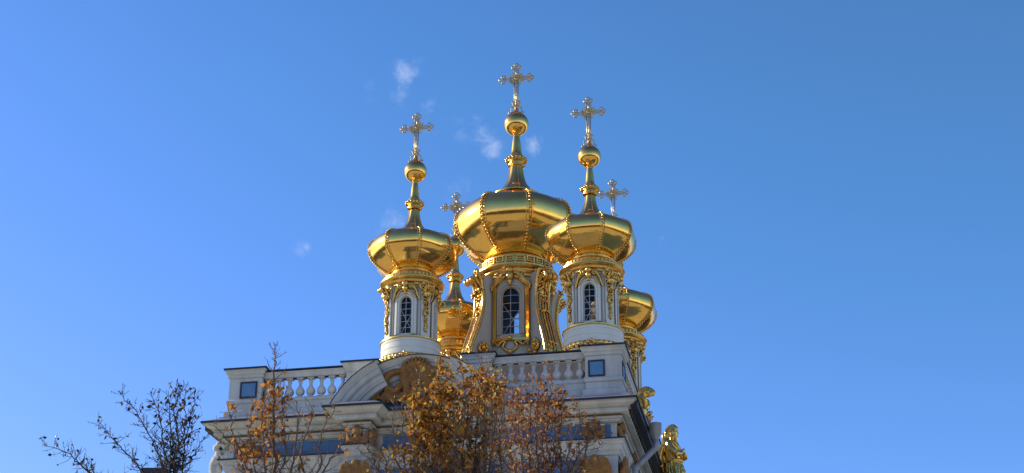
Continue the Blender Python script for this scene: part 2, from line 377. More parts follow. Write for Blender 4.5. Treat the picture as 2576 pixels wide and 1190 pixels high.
def pedestal(x0, x1, y0, y1, panels=()):
    m = MB(); slab(m, x0, x1, y0, y1, capst); slab(m, x0, x1, y0, y1, [(.2, 21.985), (.2, 21.928)], 1)
    p = m.build('pedestal', [WHITE, LEADD], pal)
    for side, a0, a1, z0, z1 in panels:
        q = MB()
        M = None
        def bx(u0, u1, w0, w1, z0_, z1_, mi):
            if side == 'f': q.box(u0, u1, y0-w1, y0-w0, z0_, z1_, mi)
            elif side == 'r': q.box(x1+w0, x1+w1, u0, u1, z0_, z1_, mi)
            else: q.box(x0-w1, x0-w0, u0, u1, z0_, z1_, mi)
        t = .055
        bx(a0, a1, -.01, .012, z0, z1, 0)
        bx(a0-t, a0, -.01, .035, z0-t, z1+t, 1); bx(a1, a1+t, -.01, .035, z0-t, z1+t, 1)
        bx(a0, a1, -.01, .033, z0-t, z0, 1); bx(a0, a1, -.01, .033, z1, z1+t, 1)
        q.build('blue_panel', [BLUEP, LEADD], p)
    return p
pedestal(6.1, 7.42, PF-.02, -18.8, [('f', 6.27, 6.76, 20.87, 21.38), ('r', -19.75, -19.1, 20.87, 21.38)])
pedestal(-7.40, -6.12, PF-.02, -18.8, [('f', -6.90, -6.35, 20.87, 21.40), ('l', -19.75, -19.1, 20.87, 21.38)])
pedestal(-2.85, -1.78, PF-.02, PF+.55); pedestal(1.72, 2.65, PF-.02, PF+.55)
m = MB(); slab(m, -1.75, 1.7, PF+.08, PF+.5, [(.05, 21.88), (.05, 21.8), (0, 21.75), (0, 20.5)]); m.build('parapet_back', WHITE, pal)
for ys, ye, n in ((-18.6, -14.2, 10), (-12.9, -8.5, 10), (-7.2, -2.8, 10)):
    rail_run(7.03, 7.36, ys, ye, n)
    pedestal(6.95, 7.45, ye+.15, ye+1.15, [('r', ye+.4, ye+.9, 20.87, 21.38)])
for ys, ye, n in ((-18.6, -14.2, 10),):
    rail_run(-7.36, -7.03, ys, ye, n); pedestal(-7.43, -6.95, ye+.15, ye+1.15)

# ---- arched pediment
ZC, RO, TY = 18.40, 3.36, -20.36
def arc_mould(m, a0, a1, extra, prof, n):
    pts = [a0+(a1-a0)*i/n for i in range(n+1)]
    np_ = len(prof)
    def P(a, r, w): return (r*cos(a), TY-w-(extra if w > .001 else 0), ZC+r*sin(a))
    for j in range(np_-1):
        vs = []; 
        for a in pts: vs += [P(a, *prof[j][:2]), P(a, *prof[j+1][:2])]
        m.add(vs, [(2*i, 2*i+1, 2*i+3, 2*i+2) for i in range(n)], prof[j][2] if len(prof[j]) > 2 else 0, False)
    for a in (pts[0], pts[-1]):
        m.add([P(a, p[0], p[1]) for p in prof], [tuple(range(np_))], 0)
arch_prof = [(3.40, -.75), (3.41, .50, 1), (3.41, .53, 1), (3.37, .53), (3.36, .50), (3.33, .46), (3.28, .42), (3.22, .36), (3.18, .355), (3.17, .32), (3.0, .31), (2.97, .27), (2.95, .2), (2.80, .195), (2.78, .17), (2.72, .13), (2.70, .12), (2.69, .06), (2.58, .05), (2.52, .03), (2.5, 0), (2.5, -.5), (3.40, -.75)]
m = MB()
A1, A2 = R(22.3), R(65.5)
arc_mould(m, A2-.002, PI-A2+.002, .0, arch_prof, 28)
arc_mould(m, A1, A2, .42, arch_prof, 22); arc_mould(m, PI-A2, PI-A1, .42, arch_prof, 22)
ped = m.build('pediment', [WHITE, LEADD], pal)
m = MB(); n = 32; pts = [(2.6*cos(a), 2.6*sin(a)) for a in [A1+(PI-2*A1)*i/n for i in range(n+1)]]
m.add([(x, TY+.01, ZC+z) for x, z in pts]+[(pts[-1][0], TY+.01, 19.7), (pts[0][0], TY+.01, 19.7)], [tuple(range(n+3))])
m.build('tympanum', BLUE, ped)
# cartouche: shell, C scrolls, mask, leaves
def cartouche():
    m = MB(); y = TY-.18
    for sx in (-1, 1):
        pts = catmull([(sx*.55, y-.1, 21.28), (sx*.95, y-.1, 21.22), (sx*1.2, y-.1, 20.95), (sx*1.08, y-.1, 20.62), (sx*.82, y-.12, 20.5), (sx*.66, y-.1, 20.6)], 5)
        m.tube(pts, [.1+.05*sin(i/len(pts)*PI) for i in range(len(pts))], 8)
        m.ball((sx*.64, y-.12, 20.66), .14, sub=2)
        m.ball((sx*.37, y-.1, 20.98), .36, (.75, .5, 1.25), 2); m.ball((sx*.34, y-.14, 20.55), .2, (.8, .6, 1.2), 2)
        for k in range(4): m.ball((sx*(.5-.03*k), y-.2, 21.25-.2*k), .12, (.9, .8, .8), 1)
        random.seed(11)
        for k in range(34):
            t = random.random(); x = sx*lerp(.5, 1.85, t); z = lerp(20.22, 20.38, random.random())+.22*(random.random()-.2)*(1-abs(t-.7))
            M = Matrix.Rotation(random.uniform(-1, 1), 3, 'Y') @ Matrix.Rotation(random.uniform(-.6, .6), 3, 'X')
            m.ball((x, y-.05+random.uniform(-.06, .04), z), random.uniform(.09, .17), (1.3, .55, .6), 1, M=M)
        for k in range(7):
            m.ball((sx*(.25+.16*k), y-.05, 20.2), .13, (.75, .6, 1.1), 1)
    for k in range(9):   # shell crown
        a = R(20+17.5*k); m.tube([(0, y-.12, 21.1), (.3*cos(a), y-.28, 21.18+.28*sin(a)), (.52*cos(a), y-.24, 21.2+.48*sin(a))], [.04, .055, .055], 6)
        m.ball((.53*cos(a), y-.24, 21.2+.49*sin(a)), .075)
    m.ball((0, y, 21.25), .48, (1, .32, .8), 2)
    m.ball((0, y-.02, 20.85), .42, (.9, .32, 1.05), 2)       # mask oval
    m.ball((0, y-.22, 20.92), .3, (.9, .55, 1.25), 2)
    m.ball((0, y-.40, 20.88), .07, (.8, 1, 1.6), 1)           # nose
    for sx in (-1, 1):
        m.ball((sx*.12, y-.36, 20.97), .05); m.ball((sx*.13, y-.36, 21.06), .07, (1.5, .6, .45)); m.ball((sx*.15, y-.33, 20.78), .09)
        m.ball((sx*.3, y-.2, 20.85), .16, (.7, .6, 1.6)); m.ball((sx*.2, y-.25, 21.22), .13)
    m.ball((0, y-.36, 20.72), .08, (1.3, .7, .5)); m.ball((0, y-.3, 20.58), .15, (.9, .7, 1.1)); m.ball((0, y-.1, 20.35), .3, (1.2, .6, .7), 2)
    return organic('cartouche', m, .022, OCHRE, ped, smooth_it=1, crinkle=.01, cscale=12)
cartouche()
# ---- winged cherub heads in the frieze
def cherub_mesh():
    m = MB()
    m.ball((0, -.10, .245), .185, (.92, .95, 1.06), 2)
    m.ball((0, -.26, .20), .035, (.8, 1, 1)); m.ball((0, -.245, .12), .04, (1.2, .8, .7)); m.ball((0, -.22, .07), .05)
    for s in (-1, 1):
        m.ball((s*.075, -.21, .16), .065); m.ball((s*.06, -.245, .26), .045, (1.4, .6, .5)); m.ball((s*.165, -.08, .2), .045)
        pts = catmull([(s*.08, -.05, -.02), (s*.24, -.09, -.06), (s*.33, -.08, .06), (s*.36, -.05, .22)], 4)
        m.tube(pts, [lerp(.13, .05, i/(len(pts)-1)) for i in range(len(pts))], 7)
        for k in range(4): m.ball((s*(.12+.07*k), -.1, -.1-.02*k+.03*k), .085, (.8, .6, 1.3))
    random.seed(5)
    for k in range(26):
        a = random.uniform(-PI, PI); e = random.uniform(.25, 1.4)
        m.ball((.16*cos(a)*cos(e), -.09+.15*sin(a)*cos(e), .24+.17*sin(e)), .05)
    m.ball((0, -.06, -.03), .17, (1.1, .75, .8), 2); m.ball((0, -.08, -.17), .13, (1, .7, .7), 2)
    return m
ch = organic('cherub_relief', cherub_mesh(), .022, OCHRE, pal, (-2.0, -21.07, 18.66), smooth_it=1, crinkle=.012, cscale=14)
for x, y, z, r in ((-1.68, -20.62, 18.66, PI/2), (-2.32, -20.62, 18.66, -PI/2), (2.0, -21.07, 18.66, 0), (1.68, -20.62, 18.66, -PI/2), (2.32, -20.62, 18.66, PI/2),
                   (6.38, YF-.02, 18.66, 0), (-6.38, YF-.02, 18.66, 0), (X1+.02, -19.72, 18.66, PI/2), (X1+.02, -15.9, 18.66, PI/2)):
    c = ch.copy(); COL.objects.link(c); c.parent = pal; c.location = (x, y, z); c.rotation_euler = (0, 0, r)
# white pilaster strips either side of the front cherubs
for cx, y in ((-2.0, -21.05), (2.0, -21.05), (6.38, YF), (-6.38, YF)):
    for sd in (-1, 1):
        m = MB(); hx = .25 if abs(cx) < 3 else .33
        m.box(cx+sd*hx-.05, cx+sd*hx+.05, y-.08, y+.02, 18.42, 18.90); m.box(cx+sd*hx-.075, cx+sd*hx+.075, y-.12, y+.02, 18.899, 18.96)
        m.build('pilaster_strip', WHITE, pal)
# leafy ochre capitals under the ledge
def capital_mesh():
    m = MB(); random.seed(9)
    for k in range(9):
        t = k/8; x = lerp(-.5, .5, t); m.tube(catmull([(x*.35, -.1, .12), (x*.8, -.22, .06), (x*1.05, -.26, -.12), (x*1.0, -.16, -.34)], 4), .075, 6)
    for k in range(6):
        x = lerp(-.34, .34, k/5); m.tube([(x, -.08, -.2), (x*1.1, -.2, -.36), (x*1.1, -.24, -.5), (x, -.12, -.62)], [.07, .08, .08, .06], 6)
    for s in (-1, 1):
        sp = spiral(s*.38, .1, .17, .03, PI/2, 1.4*s); m.tube([(x, -.26, z) for x, z in sp], .05, 6)
    m.ball((0, -.22, .2), .16, (1, .7, 1.1), 2); m.ball((0, -.1, -.3), .42, (.9, .35, 1.2), 2)
    return m
cp = organic('capital', capital_mesh(), .03, OCHRE, pal, (-2.0, -21.07, 17.47), smooth_it=1)
for x, y, r in ((2.0, -21.07, 0), (6.4, YF, 0), (-6.4, YF, 0), (X1, -19.7, PI/2), (X1, -15.9, PI/2), (-X1, -19.7, -PI/2)):
    c = cp.copy(); COL.objects.link(c); c.parent = pal; c.location = (x, y, 17.47); c.rotation_euler = (0, 0, r)
# sunlit carved console on the left flank
m = MB(); random.seed(21)
for k in range(22): m.ball((random.uniform(-.18, .35), random.uniform(-.25, .25), random.uniform(.45, .95)), random.uniform(.08, .15), (1, 1, 1.2))
pts = catmull([(.45, 0, .9), (.1, 0, .75), (-.25, 0, .45), (-.32, 0, .05), (-.2, 0, -.25), (.0, 0, -.45), (.1, 0, -1.0), (.4, 0, -1.3)], 5)
m.tube(pts, [.15]*len(pts), 8)
m.ball((-.08, 0, .05), .14, (1, 1, 1.5), 2); m.ball((-.2, 0, .38), .2, sub=2)
m.tube([(-.2, 0, .25), (.5, 0, .12)], .045, 6)
m.ball((.3, 0, .5), .28, (1, .8, 1.3), 2); m.ball((.25, 0, -.95), .3, (1, .9, 1), 2)
con = organic('console', m, .025, WHITE, pal, (-X1-.38, -19.75, 18.15), smooth_it=1, crinkle=.008, cscale=12)

# ---- downpipe on the right flank
m = MB()
m.lathe([(.09, 19.12), (.11, 19.2), (.2, 19.42), (.235, 19.46), (.235, 19.78), (.25, 19.79), (.25, 19.83), (.21, 19.83), (.2, 19.5)], 20, c=(8.28, -17.15))
pts = [(8.28, -17.15, 19.25), (8.28, -17.15, 18.98), (8.22, -17.17, 18.86), (7.62, -17.35, 18.22), (7.52, -17.38, 18.1), (7.5, -17.4, 17.95), (7.5, -17.4, .3)]
m.tube(pts, .115, 14)
for z in (17.2, 14, 10, 6, 2): m.lathe([(.13, z), (.13, z+.12)], 14, c=(7.5, -17.4))
a, b = Vector(pts[2]), Vector(pts[3])
m.tube([a.lerp(b, .05), a.lerp(b, .12)], .128, 14); m.tube([a.lerp(b, .88), a.lerp(b, .95)], .128, 14)
m.build('downpipe', ZINC, pal)

# ------------------------------------------------------------------ towers
def cyl(x, z, d, ang, RR):
    a = ang+x/RR; return ((RR+d)*sin(a), -(RR+d)*cos(a), z)
def drum(mb, ro, ri, z0, z1, wins, hw, sill, spring):
    cols = []
    ha = hw/ro
    angs = sorted(wins); 
    def add_cols(a, b, n, w):
        for i in range(n): cols.append((a+(b-a)*i/n, a+(b-a)*(i+1)/n, w))
    for i, a in enumerate(angs):
        nxt = angs[(i+1) % len(angs)] + (2*PI if i == len(angs)-1 else 0)
        add_cols(a-ha, a+ha, 14, a); add_cols(a+ha, nxt-ha, 14, None)
    def P(a, r, z): return (r*sin(a), -r*cos(a), z)
    def top(a, w):
        x = (a-w)*ro; x = max(-hw, min(hw, x)); return spring+math.sqrt(max(0, hw*hw-x*x))
    for a, b, w in cols:
        spans = [(z0, z0, z1, z1)] if w is None else [(z0, z0, sill, sill), (top(a, w), top(b, w), z1, z1)]
        for za, zb, zc, zd in spans:
            mb.add([P(a, ro, za), P(b, ro, zb), P(b, ro, zd), P(a, ro, zc)], [(0, 1, 2, 3)], 0)
            mb.add([P(a, ri, za), P(b, ri, zb), P(b, ri, zd), P(a, ri, zc)], [(3, 2, 1, 0)], 1)
        if w is not None:
            for za, zb in ((sill, sill), (top(a, w), top(b, w))):
                mb.add([P(a, ro, za), P(b, ro, zb), P(b, ri, zb), P(a, ri, za)], [(0, 1, 2, 3)], 0)
    for w in angs:
        for s in (-1, 1):
            a = w+s*ha; mb.add([P(a, ro, sill), P(a, ro, spring), P(a, ri, spring), P(a, ri, sill)], [(0, 1, 2, 3)], 0)
def arch_path(hw, sill, spring, n=14):
    return [(-hw, sill), (-hw, (sill+spring)/2)]+[(hw*cos(PI-PI*i/n), spring+hw*sin(PI*i/n)) for i in range(n+1)]+[(hw, (sill+spring)/2), (hw, sill)]
def band(mb, path, wi, wo, d0, d1, ang, RR, mi=0, closed=False):
    """flat moulding of depth d0..d1 following a path on the drum, from wi inside to wo outside (left of travel is outside)"""
    P = [Vector((p[0], p[1])) for p in path]; n = len(P); ins = []; outs = []
    for i in range(n):
        if closed: t = P[(i+1) % n]-P[i-1]
        else: t = P[min(i+1, n-1)]-P[max(i-1, 0)]
        t.normalize(); nn = Vector((-t.y, t.x)); ins.append(P[i]+nn*wi); outs.append(P[i]+nn*wo)
    vs = []
    for a, b in zip(ins, outs):
        vs += [cyl(a.x, a.y, d0, ang, RR), cyl(a.x, a.y, d1, ang, RR), cyl(b.x, b.y, d1, ang, RR), cyl(b.x, b.y, d0, ang, RR)]
    fs = []
    for i in range(n if closed else n-1):
        o, q = 4*i, 4*((i+1) % n)
        for k in range(3): fs.append((o+k, q+k, q+k+1, o+k+1))
    if not closed: fs += [(0, 1, 2, 3), (4*n-4, 4*n-3, 4*n-2, 4*n-1)]
    mb.add(vs, fs, mi)
def window_parts(tower, ang, RR, hw, sill, spring, seed):
    m = MB(); d = -.14
    path = arch_path(hw-.005, sill+.005, spring)
    vs = [cyl(0, (sill+spring)/2, d, ang, RR)]+[cyl(x, z, d, ang, RR) for x, z in path]
    m.add(vs, [(0, i, i+1) for i in range(1, len(path))]+[(0, len(path), 1)], 0)
    m.build('window_pane', GLASS, tower)
    m = MB(); d = -.10
    t = .016
    H = spring+hw-sill
    def bar(x0, z0, x1, z1, r=t): m.tube([cyl(lerp(x0, x1, k/3), lerp(z0, z1, k/3), d, ang, RR) for k in range(4)], r, 4, smooth=False)
    bar(0, sill, 0, spring+hw)
    for k in range(1, 6):
        z = sill+H*k/6; x = hw if z < spring else math.sqrt(max(0, hw*hw-(z-spring)**2)); bar(-x, z, x, z)
    bar(-hw*.9, sill+H*.66, hw*.95, sill+H*.12, t*.9); bar(-hw*.8, sill+.02, hw*.95, sill+H*.5, t*.9)
    band(m, arch_path(hw, sill, spring), -.0, -.035, -.12, -.07, ang, RR); bar(-hw, sill+.015, hw, sill+.015, .02)
    m.build('window_bars', MUNT, tower)
def smooth_prof(P, n=5): return [(p.x, p.y) for p in catmull([(a, b) for a, b in P], n)]
DOME = [(.50, 0), (.58, .03), (.765, .155), (.905, .30), (.975, .435), (1.0, .56), (.993, .66), (.958, .755), (.875, .838), (.74, .903), (.58, .948), (.41, .985), (.30, 1.02), (.25, 1.06)]
def make_dome(tower, RR, z0, H, bead):
    prof = smooth_prof(DOME, 6); m = MB()
    for f in range(8):
        ac = f*PI/4; nc = 8; vs = []
        for r, t in prof:
            for k in range(nc+1):
                a = lerp(-PI/8, PI/8, k/nc); flat = cos(PI/8)/cos(a); k2 = flat+.42*(1-flat)
                rr = r*RR*k2; vs.append((rr*sin(ac+a), -rr*cos(ac+a), z0+H*t))
        n = len(prof)
        m.add(vs, [(i*(nc+1)+k, i*(nc+1)+k+1, (i+1)*(nc+1)+k+1, (i+1)*(nc+1)+k) for i in range(n-1) for k in range(nc)], 0, True)
    d = m.build('dome', GOLD, tower)
    # one beaded rib, then copies
    pts = [Vector((0, -r*RR-bead*.75, z0+H*t)) for r, t in prof]
    L = [0]
    for i in range(1, len(pts)): L.append(L[-1]+(pts[i]-pts[i-1]).length)
    m = MB(); s = 0.0; step = bead*2.45; i = 0
    while s < L[-1]-.15*RR*.3:
        while L[i+1] < s: i += 1
        m.ball(pts[i].lerp(pts[i+1], (s-L[i])/(L[i+1]-L[i])), bead, sub=1); s += step
    for sx in (-1, 1):
        m.tube([(sx*bead*1.7, p.y+bead*.95, p.z) for p in pts], bead*.34, 5)
    me = m.mesh('dome_rib', GOLDO)
    for k in range(8): link('dome_rib', me, tower, (0, 0, 0), (0, 0, PI/8+k*PI/4))
def make_finial(tower, zn, rn, zr, rr, zb, rb, r_up):
    # neck with concave flare, bead ring, upper neck, ball
    m = MB()
    P = smooth_prof([(rn*1.75, zn-.10), (rn*1.30, zn+.06), (rn*1.02, lerp(zn, zr, .17)), (rn*.78, lerp(zn, zr, .30)), (rn*.55, lerp(zn, zr, .55)), (rn*.42, zr-rr*.5)], 6)
    m.lathe(P, 40); m.lathe([(rn*1.8, zn-.14), (rn*1.8, zn-.08), (rn*1.6, zn-.03)], 40, split=True)
    for k in range(8):
        a = PI/8+k*PI/4; m.tube([((p[0]+.005)*sin(a), -(p[0]+.005)*cos(a), p[1]) for p in P], .028, 5)
    m.lathe(smooth_prof([(r_up*1.7, zr+rr*.45), (r_up*1.35, zr+rr*.8), (r_up*1.05, lerp(zr, zb, .5)), (r_up*.72, zb-rb*.96)], 5), 28)
    m.lathe([(r_up*.95, zb-rb*1.02), (r_up*.95, zb-rb*.9)], 28)
    m.build('spire_neck', GOLD, tower)
    m = MB(); q = rr
    m.lathe([(q*.62, zr-q*.72), (q*.80, zr-q*.62), (q*.80, zr-q*.5), (q*.66, zr-q*.42), (q*.66, zr-q*.3), (q*.9, zr-q*.2), (q*.9, zr+q*.12), (q*.74, zr+q*.2), (q*.7, zr+q*.42), (q*.5, zr+q*.5)], 32, split=True)
    for k in range(18):
        a = 2*PI*k/18; m.ball((q*.92*cos(a), q*.92*sin(a), zr), q*.165, (1, 1, 1.1))
    m.build('bead_ring', GOLDO, tower)
    m = MB(); m.ball((0, 0, zb), rb, sub=3); m.build('ball', GOLD, tower)
def make_cross(tower, z0, z1, halfw):
    m = MB(); H = z1-z0; zc = z1-H*.36 if False else z1-halfw*.97
    b = halfw*.098
    def bars(p, q):
        p, q = Vector(p), Vector(q); ax = (q-p).normalized(); sd = Vector((ax.z, 0, -ax.x))
        for s in (-1, 1): m.tube([p+sd*s*b, q+sd*s*b], b*.34, 5)
        n = int((q-p).length/(b*2.6))
        for k in range(n): m.ball(p.lerp(q, (k+.5)/n), b*.52, (1, .7, 1), 1)
        m.tube([p, q], b*.3, 4)
    bars((0, 0, z0+.1), (0, 0, zc-halfw*.1)); e = halfw*.62
    ends = [((0, 0, zc+halfw*.1), (0, 0, zc+e), (0, 1)), ((halfw*.1, 0, zc), (e, 0, zc), (1, 0)), ((-halfw*.1, 0, zc), (-e, 0, zc), (-1, 0))]
    for p, q, (dx, dz) in ends:
        bars(p, q)
        r = halfw*.105
        for ox, oz in ((1, 0), (0, 1), (0, -1)):      # trefoil end: three open loops
            cx = q[0]+dx*(r*1.0+ox*r*1.35)+(dz*oz*r*1.35); cz = q[2]+dz*(r*1.0+ox*r*1.35)+(dx*oz*r*1.35)
            m.tube([(cx+r*cos(2*PI*k/12), 0, cz+r*sin(2*PI*k/12)) for k in range(13)], r*.38, 5, caps=False)
        m.ball((q[0]+dx*r, 0, q[2]+dz*r), r*.75, (1, .7, 1), 1)
    for k in range(28):                                # ray burst
        a = 2*PI*k/28; r0, r1 = halfw*.14, halfw*(.47 if k % 2 else .40)
        if min(abs(sin(a)), abs(cos(a))) < .12: continue
        m.tube([(r0*cos(a), 0, zc+r0*sin(a)), (r1*cos(a), 0, zc+r1*sin(a))], [halfw*.02, halfw*.036], 4, smooth=False)
    m.tube([(halfw*.19*cos(2*PI*k/16), 0, zc+halfw*.19*sin(2*PI*k/16)) for k in range(17)], halfw*.04, 6, caps=False)
    m.ball((0, 0, zc), halfw*.12, (1, .8, 1), 2)
    for s in (-1, 1):                                  # scrolled foot
        pts = catmull([(s*b, 0, z0+H*.24), (s*b*2.2, 0, z0+H*.2), (s*b*1.6, 0, z0+H*.14), (s*b*2.8, 0, z0+H*.08), (s*halfw*.3, 0, z0+.02), (s*halfw*.40, 0, z0+.0)], 4)
        m.tube(pts, halfw*.032, 5); m.ball((s*halfw*.40, 0, z0+.01), halfw*.06); m.ball((s*b*2.4, 0, z0+H*.2), halfw*.04); m.ball((s*b*3, 0, z0+H*.09), halfw*.045)
        pts2 = [(0, p.x, p.z) for p in pts]; m.tube(pts2, halfw*.03, 5)
    m.lathe([(halfw*.3, z0-.06), (halfw*.22, z0+.02), (halfw*.1, z0+.12), (halfw*.07, z0+.25)], 16)
    return m.build('cross', CROSSG, tower)
def scroll_pair(m, ang, RR, cx, cz, r, d, s, th):
    sp = spiral(cx, cz, r, r*.22, PI/2 if s > 0 else PI/2, -1.3*s); m.tube([cyl(x, z, d, ang, RR) for x, z in sp], [th*(1-.5*i/len(sp)) for i in range(len(sp))], 6)
    p = cyl(cx, cz, d, ang, RR); m.ball(p, th*1.2)
def clump(m, ang, RR, x0, x1, z0, z1, d0, d1, n, r0, r1):
    for k in range(n):
        x, z, d = random.uniform(x0, x1), random.uniform(z0, z1), random.uniform(d0, d1)
        M = Matrix.Rotation(ang, 3, 'Z') @ Matrix.Rotation(random.uniform(-1.2, 1.2), 3, 'Y') @ Matrix.Rotation(random.uniform(-.6, .6), 3, 'X')
        m.ball(cyl(x, z, d, ang, RR), random.uniform(r0, r1), (.6, .55, 1.35), 1, M=M)
def gold_cornice(m, rings):
    m.lathe(rings, 64, split=True)
def small_tower(loc):
    Z = 26.74; s = lambda z: z-Z
    m = MB(); RD = 1.17
    quads = [0, PI/2, PI, 3*PI/2]; diag = [q+PI/4 for q in quads]
    hw, sill, spring = .30, s(28.62), s(30.22)
    drum(m, RD, RD-.17, s(28.35), s(31.35), quads, hw, sill, spring)
    m.lathe([(1.40, 0), (1.40, s(27.55)), (1.42, s(27.6)), (1.42, s(27.72)), (1.405, s(27.725)), (1.405, s(27.9)), (1.42, s(27.905)), (1.42, s(28.06)), (1.405, s(28.065)), (1.405, s(28.2)), (1.42, s(28.205)), (1.42, s(28.34))], 64, split=True)
    m.lathe([(1.44, s(28.42)), (RD-.02, s(28.56))], 64, 2)
    m.lathe([(RD-.12, s(31.33)), (0.01, s(31.34))], 48, 1); m.lathe([(RD-.12, s(28.3)), (0.01, s(28.31))], 48, 1)
    for a in diag:       # pilasters: cluster of three strips
        for x0, x1, d in ((-.30, .30, .08), (-.2, .2, .17)):
            vs = [cyl(x, z, dd, a, RD) for z in (s(28.45), s(31.2)) for x in (x0, x1) for dd in (-.05, d)]
            m.add(vs, [(0, 1, 3, 2), (4, 6, 7, 5), (1, 5, 7, 3), (0, 4, 5, 1), (2, 3, 7, 6)], 0)
    for a in quads:
        band(m, arch_path(hw, sill-.05, spring), .0, .17, -.02, .05, a, RD); band(m, arch_path(hw, sill-.05, spring), .10, .21, .04, .09, a, RD)
        for x in (-.62, .62):
            vs = [cyl(xx, z, dd, a, RD) for z in (s(28.5), s(30.9)) for xx in (x-.035, x+.035) for dd in (-.02, .05)]
            m.add(vs, [(0, 1, 3, 2), (4, 6, 7, 5), (1, 5, 7, 3), (0, 4, 5, 1), (2, 3, 7, 6)], 0)
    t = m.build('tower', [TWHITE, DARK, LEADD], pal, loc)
    for a in quads: window_parts(t, a, RD, hw, sill, spring, 1)
    # gold cornice, bead row, necking
    m = MB()
    m.lathe([(1.43, s(28.345)), (1.47, s(28.36)), (1.47, s(28.43)), (1.43, s(28.44))], 64, split=True)
    m.build('base_rim', GOLDC, t); m = MB()
    gold_cornice(m, [(1.18, s(31.08)), (1.24, s(31.12)), (1.24, s(31.2)), (1.33, s(31.24)), (1.36, s(31.3)), (1.36, s(31.34)), (1.5, s(31.38)), (1.57, s(31.44)), (1.57, s(31.5)), (1.46, s(31.56)), (1.40, s(31.58))])
    m.lathe(smooth_prof([(1.40, s(31.58)), (1.33, s(31.64)), (1.2, s(31.8)), (1.08, s(31.94)), (1.08, s(32.0)), (1.08, s(32.08))], 4), 56)
    for k in range(46):
        a = 2*PI*k/46; m.box(-.05, .05, -.04, .04, -.05, .06, M=Matrix.Translation((1.42*cos(a), 1.42*sin(a), s(31.62))) @ Matrix.Rotation(a+PI/2, 4, 'Z'))
    m.build('tower_cornice', GOLDC, t)
    # leafy fringe under the base ring
    m = MB(); random.seed(4)
    for k in range(40):
        a = 2*PI*k/40; M = Matrix.Rotation(a, 3, 'Z')
        m.ball((1.47*sin(a), -1.47*cos(a), s(27.46)), .12, (.85, .5, 1.1), 1, M=M); m.ball((1.56*sin(a+.08), -1.56*cos(a+.08), s(27.30)), .12, (.85, .6, .9), 1, M=M)
    m.lathe([(1.43, s(27.56)), (1.5, s(27.5)), (1.46, s(27.3)), (1.6, s(27.22)), (1.62, s(27.1)), (1.45, s(27.05))], 56, split=True)
    for a in quads:
        clump(m, a, 1.5, -.3, .3, s(27.15), s(27.5), .05, .22, 14, .07, .14)
    m.build('leaf_fringe', GOLDO, t)
    # carved gold: cartouches over the windows, capitals and garlands on the pilasters
    for i, a in enumerate(quads):
        m = MB(); random.seed(30+i)
        for sx in (-1, 1):
            pts = catmull([(sx*.08, s(31.12)), (sx*.28, s(31.06)), (sx*.46, s(30.80)), (sx*.56, s(30.48)), (sx*.62, s(30.34))], 5)
            m.tube([cyl(p.x, p.y, .10, a, RD) for p in pts], [.085*(1-.55*k/len(pts)) for k in range(len(pts))], 6)
            pts = catmull([(sx*.06, s(30.78)), (sx*.24, s(30.72)), (sx*.36, s(30.54)), (sx*.46, s(30.42))], 4)
            m.tube([cyl(p.x, p.y, .12, a, RD) for p in pts], .045, 5)
            scroll_pair(m, a, RD, sx*.22, s(30.98), .12, .16, sx, .045)
            clump(m, a, RD, min(sx*.1, sx*.5), max(sx*.1, sx*.5), s(30.8), s(31.15), .06, .14, 8, .06, .10)
        m.ball(cyl(0, s(31.08), .20, a, RD), .16, sub=2); m.ball(cyl(0, s(30.86), .14, a, RD), .14, (1, 1, 1.3), 2); m.ball(cyl(0, s(30.66), .12, a, RD), .09, (.8, .8, 1.3))
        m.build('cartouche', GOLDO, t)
    for i, a in enumerate(diag):
        m = MB(); random.seed(60+i); RP = RD+.17
        for sx in (-1, 1):
            scroll_pair(m, a, RP, sx*.22, s(30.95), .17, .10, sx, .055)
        ax = Vector((sin(a), -cos(a), 0))      # outward curling volute
        pts = [ax*(RP+r)+Vector((0, 0, s(z))) for r, z in ((0, 30.5), (.12, 30.75), (.26, 30.98), (.40, 30.98), (.44, 30.86), (.34, 30.80))]
        for off in (-.12, 0, .12):
            sd = Vector((cos(a), sin(a), 0))*off
            m.tube([p+sd for p in catmull(pts, 4)], .065, 6)
        m.ball(ax*(RP+.36)+Vector((0, 0, s(30.88))), .11, sub=2)
        clump(m, a, RP, -.24, .24, s(30.55), s(31.12), .02, .2, 22, .06, .12)
        m.ball(cyl(0, s(30.62), .10, a, RP), .17, (1, 1, 1.3), 2)
        z = 30.4; w_ = .17
        while z > 28.75:
            clump(m, a, RP, -w_, w_, s(z-.12), s(z), .0, .07, 6, .045, .085); z -= .13; w_ = max(.055, w_*.90)
            if 29.75 < z < 29.9: w_ = .13
        m.build('capital_garland', GOLDO, t)
    make_dome(t, 2.18, s(32.06), 2.06, .058)
    make_finial(t, s(34.30), .50, s(35.92), .46, s(37.73), .575, .165)
    make_cross(t, s(38.33), s(41.07), .88)
    return t
T_FL = small_tower((-4.40, -4.69, 26.74))
def copy_tower(src, loc):
    c = src.copy(); COL.objects.link(c); c.parent = pal; c.location = loc
    for ch_ in src.children:
        k = ch_.copy(); COL.objects.link(k); k.parent = c
    return c
T_FR = copy_tower(T_FL, (4.40, -4.69, 26.74))
T_RL = copy_tower(T_FL, (-4.42, 4.69, 26.74))
T_RR = copy_tower(T_FL, (4.42, 4.69, 26.74))
T_FL['label'] = 'small gilded onion-domed tower at the front left'; T_FR['label'] = 'small gilded onion-domed tower at the front right'
T_RL['label'] = 'small tower at the rear left, mostly hidden'; T_RR['label'] = 'small tower at the rear right, half hidden'

